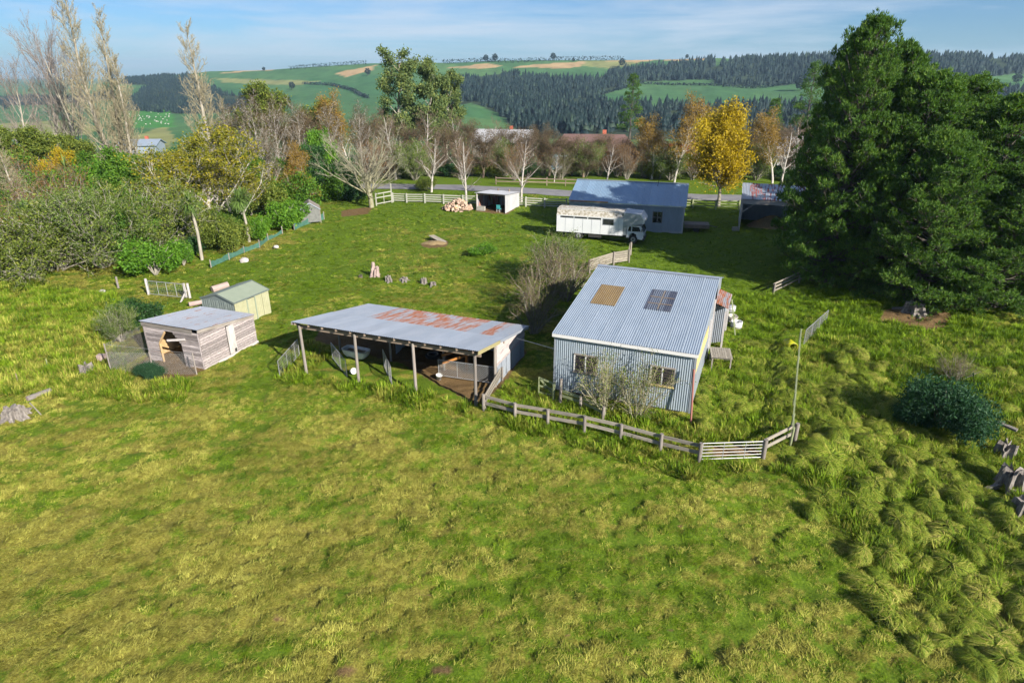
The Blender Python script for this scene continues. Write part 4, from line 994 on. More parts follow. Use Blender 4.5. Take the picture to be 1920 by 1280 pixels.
v, f = tub(1.75, 0.78, 0.48, 0); o = obj('tub', np_mesh('tub', v, f, 'white_paint', True), tb); o.location = (0.9, 0, 0)
o = box('feed', tb, 'hay', (0.25, -0.28, 0.28), (1.5, 0.28, 0.33))
for i, (q, lb) in enumerate((((660, 702), 'white bucket tipped over between the left pole shed bays'), ((823, 712), 'white plastic tub at foot of the chain-mesh gate'))):
    b = thing('bucket', lb, 'bucket', G(*q, 0.14 if i == 0 else 0.0), 0.6); b.rotation_euler = (R(70 if i == 0 else 8), 0, R(40))
    v, f = lathe([(0.001, 0), (0.13, 0), (0.17, 0.3), (0.18, 0.3), (0.15, 0.29), (0.12, 0.02), (0.001, 0.02)], 14); obj('pail', np_mesh('bucket', v, f, 'white_paint', False), b)
    v, f = lathe([(0.165, 0.27), (0.185, 0.28), (0.185, 0.31), (0.165, 0.312)], 14); obj('rim', np_mesh('rim', v, f, 'white_paint'), b)
ty = thing('old_tyre', 'pale old tyre lying in the dark middle bay of the pole shed', 'tyre', CPM @ Vector((5.6, 4.6, 0.02)))
v, f = lathe([(0.22, 0.02), (0.4, 0.0), (0.45, 0.1), (0.4, 0.2), (0.24, 0.18), (0.2, 0.1), (0.22, 0.02)], 20); obj('tread', np_mesh('tyre', v, f, 'rubber', True), ty)
v, f = lathe([(0.225, 0.14), (0.28, 0.195), (0.34, 0.2)], 20); obj('sidewall', np_mesh('sidewall', v, f, 'concrete', True), ty)
# pole leaning on the woolshed
tag(rod('leaning_pole', None, 'pole_red', G(1295, 796, -0.1), Vector((8.55, 26.98, 2.75)), 0.05, 'post'), 'red-brown pole leaning at front right corner of the woolshed', 'pole')
tag(rod('overhead_cable', None, 'white_paint', CPM @ Vector((CW + 0.1, 5.2, 1.75)), Vector((2.25, 30.4, 2.3)), 0.012, 'rod'), 'pale cable strung between pole shed and woolshed', 'cable')
# timber landing against the woolshed
ld = thing('timber_landing', 'grey slatted timber landing beside the woolshed right wall', 'platform', P(1334, 669, 0.95) - Vector((0, 0, 0.95)), R(-12))
for i in range(9): box('slat', ld, 'wood_rail', (i * 0.128, 0.0, 0.92 + 0.004 * (i % 2)), (i * 0.128 + 0.115, 1.45, 0.965 + 0.004 * (i % 2)))
for y in (0.1, 1.3): box('bearer', ld, 'wood_grey', (0, y, 0.82), (1.14, y + 0.08, 0.918))
for x in (0.05, 1.05):
    for y in (0.1, 1.3): box('leg', ld, 'wood_grey', (x, y + 0.005, -0.2), (x + 0.07, y + 0.075, 0.818))
# concrete lid, stumps, logs
lid = thing('plank_cover', 'weathered plank cover lying on a small earth mound', 'lid', G(822, 452, 0.25), R(-38)); lid.rotation_euler = (R(-6), R(14), R(-38))
for i in range(4): box('plank', lid, 'wood_rail', (-1.0, -0.42 + i * 0.21, 0), (1.0, -0.225 + i * 0.21, 0.05))
box('bearer', lid, 'wood_grey', (-0.8, -0.4, -0.08), (-0.7, 0.4, -0.004)); box('bearer', lid, 'wood_grey', (0.7, -0.4, -0.08), (0.8, 0.4, -0.004))
def stump(label, p, r, h, mat='stump', lean=0.0, seed=0, point=False, rz=0.0):
    rg = random.Random(seed); n = 30
    V, f = [], []
    lob = [0.8 + 0.25 * math.sin(i * 1.3 + seed) + rg.uniform(-.12, .2) for i in range(n)]
    tops = [h * (rg.uniform(0.55, 1.0) if not point else (1.0 if 9 < i < 16 else rg.uniform(0.35, 0.75))) for i in range(n)]
    for j, (k, s) in enumerate(((1.45, -0.25), (1.15, 0.12), (0.98, 0.5), (0.92, 1.0), (0.6, 0.93), (0.25, 0.86))):
        for i in range(n):
            a = 2 * math.pi * i / n; kk = k * (1 + (lob[i] - 1) * (1 if j < 3 else 0.7))
            z = tops[i] * s if s > 0 else -0.2
            V.append((r * kk * math.cos(a) + lean * max(0, z), r * kk * math.sin(a), z))
    for j in range(5):
        for i in range(n): f.append((j * n + i, j * n + (i + 1) % n, (j + 1) * n + (i + 1) % n, (j + 1) * n + i))
    V.append((lean * h * 0.8, 0, h * 0.7)); c = len(V) - 1
    f += [(5 * n + i, 5 * n + (i + 1) % n, c, c) for i in range(n)]
    me = bpy.data.meshes.new('stump'); me.from_pydata(V, [], [q if q[2] != q[3] else q[:3] for q in f]); me.materials.append(M[mat])
    t = thing('tree_stump', label, 'stump', p, rz); obj('wood', me, t)
    for i in range(3):
        a = rg.uniform(0, 6.28); beam('root', t, mat, (r * 0.8 * math.cos(a), r * 0.8 * math.sin(a), 0.12), (r * 1.9 * math.cos(a), r * 1.9 * math.sin(a), -0.08), 0.14, 0.14)
    return t
stump('hollow pale stump in the left paddock in front of the hen hut', G(164, 699), 0.42, 0.62, seed=1)
stump('broken pale stump nearest the left edge of the paddock', G(28, 783), 0.48, 0.5, seed=2)
stump('tall pointed pinkish stump in the yard', G(703, 519), 0.36, 1.15, 'stump_pink', 0.12, 3, True)
stump('dark low shape added for the shade left of the pointed pinkish stump', G(677, 524), 0.16, 0.35, 'bark_dark', 0, 10)  # dark stump-shaped solid put where only the pinkish stump's shadow lies
stump('small grey stump next right of the pointed stump', G(730, 529), 0.26, 0.5, seed=4, lean=-0.2)
stump('low grey stump in the middle of the yard row', G(757, 528), 0.34, 0.36, seed=5)
stump('pale upright stump second from right in the yard row', G(794, 532), 0.26, 0.62, seed=6)
stump('low stump at right end of the yard row', G(812, 535), 0.26, 0.35, seed=7)
stump('tall split grey stump below the dark bush at right edge', G(1892, 912), 0.50, 0.95, seed=8)
stump('small rotten stump between the dark bush and the split stump', G(1880, 852), 0.42, 0.85, seed=9, lean=0.1)
stump('grey stump cut off by the right edge of the picture', G(1925, 968), 0.55, 0.85, seed=12)
stump('grey stump partly hidden under the lowest pine branches', G(1712, 586), 0.7, 0.7, 'stump', 0, 13)
tag(beam('fallen_board', None, 'stump', G(1862, 812, 0.75), G(1900, 826, 0.6), 0.22, 0.1), 'broken board lying across the rotten stumps', 'board')
def log(label, a, b, r, mat='stump', group=None, name='fallen_log'):
    a, b = Vector(a), Vector(b); t = thing(name, label, 'log', a, 0, group)
    rod('trunk', t, mat, (0, 0, 0), b - a, r, 'post'); q = (b - a).normalized() * 0.01
    rod('cut_end', t, 'stump_pink', -q, q, r * 0.92); return t
log('flat grey log lying in the left paddock', G(52, 750, 0.1), G(96, 734, 0.1), 0.16)
tag(rod('bent_branch', None, 'bark_pale', G(58, 762, 0.2), G(78, 778, 0.05), 0.03), 'thin bent branch beside the left broken stump', 'branch')
tag(box('cut_block', None, 'stump_pink', G(192, 676) - Vector((.2, .15, .1)), G(192, 676) + Vector((.2, .15, .4))), 'small pale cut block left of the hen hut netting', 'block')
log('pinkish log behind the garden shed roof', G(398, 545, 0.2), G(428, 538, 0.25), 0.28, 'stump_pink')
log('short log left of the garden shed', G(355, 575, 0.2), G(381, 570, 0.25), 0.18, 'stump_pink')
def boulder(label, p, r, seed, mat='white_paint'):
    bm = bmesh.new(); bmesh.ops.create_icosphere(bm, subdivisions=2, radius=r); rg = random.Random(seed)
    for v in bm.verts: v.co *= rg.uniform(0.85, 1.12); v.co.z *= 0.62
    me = bpy.data.meshes.new('stone'); bm.to_mesh(me); bm.free(); me.materials.append(M[mat]); o = obj('stone', me); o.location = p
    return tag(o, label, 'stone')
boulder('larger white stone below the green shade-cloth fence', G(458, 490, 0.12), 0.42, 1, 'concrete' if False else 'wood_white')
boulder('small white upright stone right of the green shade-cloth fence', G(518, 466, 0.18), 0.27, 2, 'wood_white')
boulder('pale flat stone in grass below the lone post', G(192, 548, 0.04), 0.25, 3, 'concrete')
# firewood heap
ra_ = random.Random(3); k = 0
fc = P(858, 396)
_lm = []
for s in range(4):
    bm = bmesh.new(); L_ = 0.42; nn = 8
    arc = [(0.0, 0.0)] + [(0.21 * math.cos(t * (1.9 + 0.3 * s) / 5), 0.21 * math.sin(t * (1.9 + 0.3 * s) / 5)) for t in range(6)]
    a = [bm.verts.new((x - 0.09, y - 0.09, -L_ / 2)) for x, y in arc]; b = [bm.verts.new((x - 0.09, y - 0.09, L_ / 2)) for x, y in arc]
    bm.faces.new(a[::-1]); bm.faces.new(b)
    for i in range(len(a)): bm.faces.new((a[i], a[(i + 1) % len(a)], b[(i + 1) % len(a)], b[i]))
    me = bpy.data.meshes.new('firewood_log'); bm.to_mesh(me); bm.free(); me.materials.append(None); _lm.append(me)
simple('log_split', (0.30, 0.195, 0.13), (0.46, 0.345, 0.265), 0.85, scale=5, vary=0.25)
simple('log_yellow', (0.36, 0.22, 0.06), (0.45, 0.31, 0.11), 0.85, scale=5, vary=0.15)
for m_ in _lm: m_.materials[0] = M['log_split']
_ly = _lm[0].copy(); _ly.materials[0] = M['log_yellow']
for i in range(120):
    r = ra_.random() ** 0.6 * 1.0; a = ra_.uniform(0, 6.283)
    x, y = r * 1.9 * math.cos(a), r * 1.25 * math.sin(a)
    z = max(0.08, 1.25 * (1 - r ** 1.3)) + ra_.uniform(-.05, .05)
    o = obj('firewood_log', _ly if i % 11 == 0 else _lm[i % 4]); g_ = gz(fc.x + x, fc.y + y)
    o.location = (fc.x + x, fc.y + y + 0.9, g_ + z); o.rotation_euler = (ra_.uniform(0.6, 2.4), ra_.uniform(-.6, .6), ra_.uniform(0, 6.28)); o.scale = (1.15,) * 3
    tag(o, 'split firewood log in the heap beside the open lean-to', 'log', 'firewood heap')
bx = thing('stone_trough', 'pale box trough in front of the firewood shed opening', 'trough', G(902, 396), R(-20))
box('front', bx, 'concrete', (-0.5, -0.25, 0), (0.5, -0.2, 0.5)); box('back', bx, 'concrete', (-0.5, 0.2, 0), (0.5, 0.25, 0.5)); box('bottom', bx, 'concrete', (-0.49, -0.19, 0.02), (0.49, 0.19, 0.1))
for x in (-0.5, 0.45): box('end', bx, 'concrete', (x + 0.002, -0.198, 0), (x + 0.048, 0.198, 0.498))
ch = thing('garden_chair', 'small teal chair in the firewood shed mouth', 'chair', G(936, 398), R(150))
box('seat', ch, 'plastic_blue', (-0.25, -0.25, 0.4), (0.25, 0.25, 0.45)); box('backrest', ch, 'plastic_blue', (-0.25, 0.2, 0.47), (0.25, 0.25, 0.9))
for x in (-0.22, 0.2):
    for y in (-0.22, 0.18): box('leg', ch, 'white_paint', (x, y, 0), (x + 0.04, y + 0.04, 0.398))
# flat trailer and timber beside the gable shed, block by the barn, hay inside
tr = thing('flat_trailer', 'low flat-deck trailer in shade beside the gable shed', 'trailer', G(1282, 433), R(-12))
for i in range(8): box('deck_plank', tr, 'wood_grey', (0.0, i * 0.21, 0.78 + 0.003 * (i % 2)), (2.6, i * 0.21 + 0.2, 0.83 + 0.003 * (i % 2)))
box('chassis', tr, 'dark_metal', (0.1, 0.1, 0.6), (2.5, 1.6, 0.772)); box('side_board', tr, 'wood_brown', (0.0, -0.05, 0.45), (2.6, -0.006, 0.78))
for y in (0.0, 1.55): rod('wheel', tr, 'rubber', (1.3, y, 0.33), (1.3, y + 0.16, 0.33), 0.33)
rod('drawbar', tr, 'dark_metal', (2.5, 0.8, 0.66), (3.5, 0.8, 0.5), 0.05)
tag(box('concrete_block', None, 'concrete', G(1379, 431) - Vector((.35, .2, .1)), G(1379, 431) + Vector((.35, .2, .35))), 'pale block at the foot of the hay barn post', 'block')
def pile(name, label, cat, p, rx, ry, h, mat, seed):
    n = 26; xs = np.linspace(-1, 1, n); X, Y = np.meshgrid(xs, xs); r = np.hypot(X, Y)
    Z = h * np.clip(1 - r ** 1.6, -0.2, 1) * (0.7 + 0.6 * fbm(X * 2 + seed, Y * 2, 3)) + 0.08 * (fbm(X * 8, Y * 8 + seed, 2) - 0.5)
    V = np.stack([X * rx, Y * ry, Z - 0.05], -1).reshape(-1, 3); i = (np.arange(n - 1)[:, None] * n + np.arange(n - 1)[None]).ravel()
    o = obj(name, np_mesh(name, V, np.stack([i, i + 1, i + n + 1, i + n], 1), mat, True)); o.location = p
    return tag(o, label, cat)
hbM = Matrix.Translation((24.82, 68.93, 0)) @ Matrix.Rotation(R(-18.5), 4, 'Z')
pile('hay_pile', 'loose brown hay heaped inside the hay barn', 'hay', hbM @ Vector((3.4, 2.4, 0)), 2.6, 1.9, 1.1, 'hay', 3)
pile('earth_mound', 'low brown earth mound under the plank cover', 'mound', G(815, 456), 1.5, 0.9, 0.35, 'hay', 6)

# ------------------------------------------------------------------ buildings beyond the road
def house(label, p, rz, w, d, h, rh, wall, roof, wins, trim='white_paint', hip=0.0):
    t = thing('house', label, 'house', p, rz)
    for nm, a, b in (('front_wall', (0, 0, -1), (w, 0.15, h)), ('back_wall', (0, d - 0.15, -1), (w, d, h)), ('side_wall', (0, 0.152, -1), (0.15, d - 0.152, h)), ('side_wall', (w - 0.15, 0.152, -1), (w, d - 0.152, h))): box(nm, t, wall, a, b)
    for s in (0, 1):
        ey = -0.5 if s == 0 else d + 0.5
        poly_prism('roof', t, roof, [(-0.5, ey, h - 0.12), (w + 0.5, ey, h - 0.12), (w + 0.5 - hip, d / 2, h + rh), (-0.5 + hip, d / 2, h + rh)], 0.12, (0, 0, 1))
    if not hip:
        for x in (0.0, w - 0.15): poly_prism('gable', t, wall, [(x, 0.2, h - 0.05), (x, d - 0.2, h - 0.05), (x, d / 2, h + rh - 0.15)], 0.15, (1, 0, 0))
    for x0, x1, z0, z1 in wins:
        k = box('window', t, 'glass_dark', (x0, -0.03, z0), (x1, 0.01, z1)); sub(box('window_frame', t, trim, (x0 - 0.08, -0.02, z0 - 0.08), (x1 + 0.08, 0.008, z1 + 0.08)), k)
    box('chimney', t, 'red_brick', (w * 0.6, d * 0.55, h), (w * 0.6 + 0.7, d * 0.55 + 0.7, h + rh + 0.8))
    return t
def gnd(x, y, dz=0): return Vector((x, y, gz(x, y) + dz))
q = D(1035, 262, 118); house('brown-roofed house with pale blue wall beyond the road', gnd(q.x, 118), R(-6), 15, 8, 3.1, 2.6, 'house_blue', 'roof_brown', ((1.5, 3.3, 0.9, 2.2), (5, 7, 0.9, 2.2), (9.5, 11, 0.1, 2.3), (12, 13.8, 0.9, 2.2)), hip=2.5)
q = D(885, 245, 150); house('white iron-roofed house behind the bare trees', gnd(q.x, 150), R(-10), 13, 8, 3.4, 2.4, 'concrete', 'zinc_pale', ((1.5, 3.3, 0.9, 2.2), (6, 8, 0.9, 2.2), (10, 11.5, 0.9, 2.2)))
q = D(1255, 290, 112); house('red-roofed cottage behind the yellow tree', gnd(q.x, 112), R(-8), 13, 7, 2.6, 1.8, 'concrete', 'red_paint', ((1.5, 3.3, 0.9, 2.2), (6, 8, 0.9, 2.2), (11, 13, 0.9, 2.2)))
q = D(1500, 300, 118); house('grey-roofed house glimpsed beside the big pine', gnd(q.x - 4, 118), R(-5), 13, 7, 3.0, 2.3, 'white_paint', 'zinc_pale', ((1.5, 3.3, 0.9, 2.2), (6, 8, 0.9, 2.2)))
q = D(225, 285, 170); house('long iron-roofed farm shed beyond the tall poplars', gnd(q.x, 170), R(6), 9, 6, 2.0, 1.2, 'zinc_wall', 'zinc_roof', ((2, 4, 0.8, 1.8),))

# ------------------------------------------------------------------ tree building
def tubes(segs):
    if not segs: return np.zeros((0, 3)), np.zeros((0, 4), int)
    a = np.array([[*s[0], *s[1], s[2], s[3]] for s in segs], float)
    out = []
    for lo, hi, n in ((0.07, 99, 7), (0.025, 0.07, 5), (0, 0.025, 3)):
        m = (a[:, 6] >= lo) & (a[:, 6] < hi)
        if not m.any(): continue
        b = a[m]; p0, p1 = b[:, :3], b[:, 3:6]; d = p1 - p0; d /= np.linalg.norm(d, axis=1, keepdims=True) + 1e-9
        p1 = p1 + d * b[:, 7:8] * 0.5
        ref = np.where(np.abs(d[:, 2:3]) > 0.9, np.array([[1., 0, 0]]), np.array([[0, 0, 1.]]))
        s = np.cross(d, ref); s /= np.linalg.norm(s, axis=1, keepdims=True); t = np.cross(d, s)
        ang = np.arange(n) * 2 * math.pi / n
        ring = s[:, None] * np.cos(ang)[None, :, None] + t[:, None] * np.sin(ang)[None, :, None]
        Va = p0[:, None] + ring * b[:, 6][:, None, None]; Vb = p1[:, None] + ring * b[:, 7][:, None, None]
        V = np.concatenate([Va, Vb], 1).reshape(-1, 3); base = np.arange(len(b))[:, None] * 2 * n
        i = np.arange(n); f = np.stack([i, (i + 1) % n, (i + 1) % n + n, i + n], 1)
        out.append((V, (base[:, :, None] + f[None]).reshape(-1, 4)))
    return merge(out)
class Tree:
    def __init__(s, seed): s.r = random.Random(seed); s.segs = []; s.tips = []; s.rng = np.random.default_rng(seed)
    def rv(s): return Vector((s.r.gauss(0, 1), s.r.gauss(0, 1), s.r.gauss(0, 1)))
    def grow(s, p, d, L, r, lv, C):
        n = C['seg'][lv]; sl = L / n; ml = len(C['seg']) - 1; r0 = r; az = s.r.uniform(0, 6.28)
        for i in range(n):
            d = (d + s.rv() * C['wob'][lv] + Vector((0, 0, C['up'][lv])) + C.get('lean', Vector((0, 0, 0))) * (0.15 if lv == 0 else 0.03)).normalized()
            q = p + d * sl; r2 = r0 * (1 - (i + 1) / n * (1 - C['tip'][lv]))
            s.segs.append((tuple(p), tuple(q), r, r2)); t = (i + 0.5) / n
            if lv < ml and t >= C['start'][lv]:
                k = C['nb'][lv] / max(1, n * (1 - C['start'][lv])); k = int(k) + (s.r.random() < k - int(k))
                for _ in range(k):
                    az += 2.4 + s.r.uniform(-.5, .5); f = s.r.random(); b = p.lerp(q, f)
                    tt = (i + f) / n
                    ang = C['ang'][lv] * s.r.uniform(0.7, 1.25)
                    u = d.orthogonal().normalized(); w = d.cross(u)
                    cd = (d * math.cos(ang) + (u * math.cos(az) + w * math.sin(az)) * math.sin(ang)).normalized()
                    cl = L * C['ratio'][lv] * C['shape'](tt) if lv == 0 else L * C['ratio'][lv] * (1 - 0.5 * tt)
                    cl *= s.r.uniform(0.7, 1.2)
                    s.grow(b, cd, cl, max(min(r2 * 0.75, r * C['rr'][lv]), C.get('rmin', 0.006)), lv + 1, C)
            if lv >= C.get('tiplv', ml) : s.tips.append((tuple(q), tuple(d)))
            p, r = q, r2
def leaves(rng, pts, per, spread, size, flat=0.0, droop=0.0, aspect=0.55, squash=0.8):
    pts = np.asarray(pts, float); n = len(pts) * per
    c = np.repeat(pts, per, 0) + rng.normal(0, 1, (n, 3)) * spread * np.array([1, 1, squash])
    nrm = rng.normal(0, 1, (n, 3)); nrm[:, 2] += flat; nrm /= np.linalg.norm(nrm, axis=1, keepdims=True)
    u = np.cross(nrm, rng.normal(0, 1, (n, 3))); u /= np.linalg.norm(u, axis=1, keepdims=True) + 1e-9
    u[:, 2] -= droop; u /= np.linalg.norm(u, axis=1, keepdims=True)
    v = np.cross(nrm, u); s = (size * rng.uniform(0.6, 1.35, n))[:, None]
    V = np.stack([c - u * s, c + v * s * aspect, c + u * s, c - v * s * aspect], 1).reshape(-1, 3)
    return V, np.arange(n * 4).reshape(-1, 4)
def needles(rng, pts, dirs, per, length, width, spread=0.75, up=0.35):
    pts = np.asarray(pts, float); dirs = np.asarray(dirs, float); n = len(pts) * per
    p = np.repeat(pts, per, 0); d = np.repeat(dirs, per, 0) + rng.normal(0, spread, (n, 3)); d[:, 2] += up
    d /= np.linalg.norm(d, axis=1, keepdims=True) + 1e-9
    s = np.cross(d, rng.normal(0, 1, (n, 3))); s /= np.linalg.norm(s, axis=1, keepdims=True) + 1e-9
    L = (length * rng.uniform(0.6, 1.25, n))[:, None]; p = p - d * L * 0.15
    V = np.stack([p, p + d * L * 0.5 + s * width * 0.7, p + d * L, p + d * L * 0.5 - s * width * 0.7], 1).reshape(-1, 3)
    return V, np.arange(n * 4).reshape(-1, 4)
def clean_mesh(name, v, f, mat):                   # quads, with degenerate ones as triangles
    tri = f[:, 2] == f[:, 3]
    if not tri.any(): return np_mesh(name, v, f, mat)
    q = f[~tri]; t = f[tri][:, :3]
    me = bpy.data.meshes.new(name); me.vertices.add(len(v)); me.vertices.foreach_set('co', np.asarray(v, np.float32).ravel())
    me.loops.add(q.size + t.size); me.loops.foreach_set('vertex_index', np.concatenate([q.ravel(), t.ravel()]).astype(np.int32))
    me.polygons.add(len(q) + len(t)); me.polygons.foreach_set('loop_start', np.concatenate([np.arange(0, q.size, 4), q.size + np.arange(0, t.size, 3)]).astype(np.int32))
    me.update(calc_edges=True); me.materials.append(M[mat]); return me
ONE = lambda t: 1.0
def arch(name, parts):                              # parts: list of (part name, mesh)
    return (name, parts)
def plant(a, label, p, s=1.0, rz=None, group=None, cat='tree', sz=None, tilt=0.0):
    name, parts = a
    t = thing(name, label, cat, p, random.uniform(0, 6.28) if rz is None else rz, group)
    t.scale = (s, s, sz or s); t.rotation_euler[1] = tilt
    for n_, me in parts: obj(n_, me, t)
    return t
def split_skel(T, r):
    thick = [s for s in T.segs if s[2] >= r]; thin = [s for s in T.segs if s[2] < r]; return thick, thin

def bare_tree(name, seed, H_, r, C, bark, twig, split=0.02):
    T = Tree(seed); T.grow(Vector((0, 0, -0.3)), Vector((0, 0, 1)), H_ * C['trunk'], r, 0, C)
    a, b = split_skel(T, split)
    return arch(name, [('trunk', np_mesh('trunk', *tubes(a), bark, True)), ('twigs', np_mesh('twigs', *tubes(b), twig))]), T
VASE = dict(trunk=0.40, seg=[4, 6, 5, 4, 3], wob=[.05, .09, .12, .16, .2], up=[.1, .06, .05, .05, .05], tip=[.75, .3, .3, .3, .3], start=[.35, .12, .1, .1], nb=[17, 8, 6, 4], ang=[.92, .5, .55, .6], ratio=[1.55, .5, .5, .5], rr=[.33, .5, .55, .6], shape=ONE, rmin=0.010)
BIRCH = dict(trunk=0.92, seg=[9, 5, 4, 3], wob=[.06, .12, .16, .2], up=[.08, .09, .05, .0], tip=[.15, .3, .3, .4], start=[.22, .15, .1], nb=[22, 7, 6], ang=[.85, .7, .7], ratio=[.42, .45, .5], rr=[.38, .5, .6], shape=lambda t: 1.15 - 0.6 * t, rmin=0.010)
POPLAR = dict(trunk=1.0, seg=[14, 7, 5, 3], wob=[.025, .08, .12, .16], up=[.05, .11, .09, .06], tip=[.08, .15, .25, .4], start=[.05, .08, .1], nb=[84, 11, 6], ang=[.62, .5, .5], ratio=[.235, .44, .42], rr=[.17, .5, .6], shape=lambda t: max(0.25, min(1.0, 0.5 + 2.0 * t) * (1.25 - 0.95 * t)), rmin=0.021)
SPREAD = dict(trunk=0.8, seg=[7, 7, 5, 4], wob=[.07, .10, .12, .15], up=[.06, .08, .06, .05], tip=[.25, .2, .25, .4], start=[.2, .1, .1], nb=[14, 13, 10], ang=[.55, .5, .5], ratio=[.62, .45, .42], rr=[.38, .42, .55], shape=lambda t: 1.1 - 0.45 * t, rmin=0.017)
A = {}
A['vase'], _ = bare_tree('bare_tree', 3, 10.5, 0.34, VASE, 'bark_moss', 'twig_vase', 0.03)
for i, sd in enumerate((5, 6, 8)): A['birch%d' % i], _ = bare_tree('bare_birch', sd, 8.5, 0.17, BIRCH, 'bark_white', 'twig_brown', 0.016)
for i, sd in enumerate((11, 12)): A['poplar%d' % i], _ = bare_tree('poplar', sd, 26, 0.42, POPLAR, 'bark_pale', 'twig_olive', 0.05)
for i, sd in enumerate((14, 15)): A['spread%d' % i], _ = bare_tree('bare_tree', sd, 20, 0.30, SPREAD, 'bark_pale', 'twig_purple', 0.05)

def leafy(name, seed, H_, r, C, bark, leaf, per, spread, size, lv=None, twig=False, **kw):
    T = Tree(seed); T.grow(Vector((0, 0, -0.3)), Vector((0, 0, 1)), H_ * C['trunk'], r, 0, C)
    pts = np.array([t[0] for t in T.tips])
    v, f = leaves(T.rng, pts, per, spread, size, **kw)
    segs = [s for s in T.segs if s[2] >= 0.012] if not twig else T.segs
    return arch(name, [('trunk', np_mesh('trunk', *tubes(segs), bark, True)), ('crown', np_mesh('crown', v, f, leaf))])
ROUND = dict(trunk=0.7, seg=[6, 5, 4, 3], wob=[.06, .12, .16, .2], up=[.06, .08, .05, .0], tip=[.3, .3, .3, .3], start=[.25, .2, .1], nb=[16, 7, 5], ang=[.8, .65, .7], ratio=[.62, .5, .5], rr=[.45, .5, .6], shape=lambda t: 1.1 - 0.45 * t, rmin=0.010)
GUM = dict(trunk=0.95, seg=[9, 5, 4, 3], wob=[.06, .12, .16, .2], up=[.05, .05, .05, .0], tip=[.2, .3, .3, .3], start=[.16, .35, .3], nb=[24, 6, 5], ang=[.85, .6, .7], ratio=[.30, .5, .5], rr=[.5, .5, .6], shape=lambda t: 1.15 - 0.55 * t, rmin=0.012, tiplv=3)
A['gum'] = leafy('gum_tree', 21, 22, 0.45, GUM, 'bark_pale', 'leaf_gum', 6, 0.50, 0.24, droop=0.7)
A['gum1'] = leafy('gum_tree', 22, 18, 0.4, GUM, 'bark_pale', 'leaf_gum', 6, 0.48, 0.24, droop=0.7)
A['kowhai'] = leafy('yellow_flowered_tree', 23, 11.5, 0.20, dict(ROUND, trunk=0.55, start=[.05, .5, .45], nb=[20, 8, 6], ang=[.62, .5, .6], ratio=[1.0, .45, .45], up=[.06, .09, .08, .03], rmin=0.013), 'bark_white', 'leaf_kowhai', 3, 0.24, 0.10, twig=True)
A['autumn'] = leafy('autumn_tree', 24, 11.5, 0.24, dict(ROUND, start=[.18, .1, .1], nb=[24, 9, 6], shape=lambda t: 1.0 - 0.45 * abs(t - 0.4)), 'bark_grey', 'leaf_yellow', 6, 0.40, 0.13)
A['ginger'] = leafy('autumn_tree', 25, 10.5, 0.20, dict(BIRCH, tiplv=3), 'bark_white', 'leaf_ginger', 3, 0.34, 0.09, twig=True)
A['rusty'] = leafy('rusty_birch', 26, 9.5, 0.17, dict(BIRCH, tiplv=3, nb=[24, 9, 7]), 'bark_white', 'leaf_twig', 2, 0.30, 0.055, twig=True)
A['brown'] = leafy('bare_tree', 31, 10, 0.2, dict(ROUND, nb=[18, 9, 8], wob=[.08, .14, .2, .25], rmin=0.014), 'twig_brown', 'leaf_twig', 2, 0.35, 0.07, twig=True)
A['green'] = leafy('leafy_tree', 27, 9.5, 0.22, ROUND, 'bark_grey', 'leaf_green', 9, 0.34, 0.15)
A['bright'] = leafy('leafy_tree', 28, 8.5, 0.2, ROUND, 'bark_grey', 'leaf_bright', 10, 0.34, 0.15)
A['olive'] = leafy('leafy_tree', 29, 12, 0.26, dict(ROUND, start=[.3, .4, .3]), 'bark_grey', 'leaf_olive', 9, 0.36, 0.17)
A['darktree'] = leafy('leafy_tree', 30, 9, 0.24, ROUND, 'bark_dark', 'leaf_dark', 10, 0.38, 0.16)

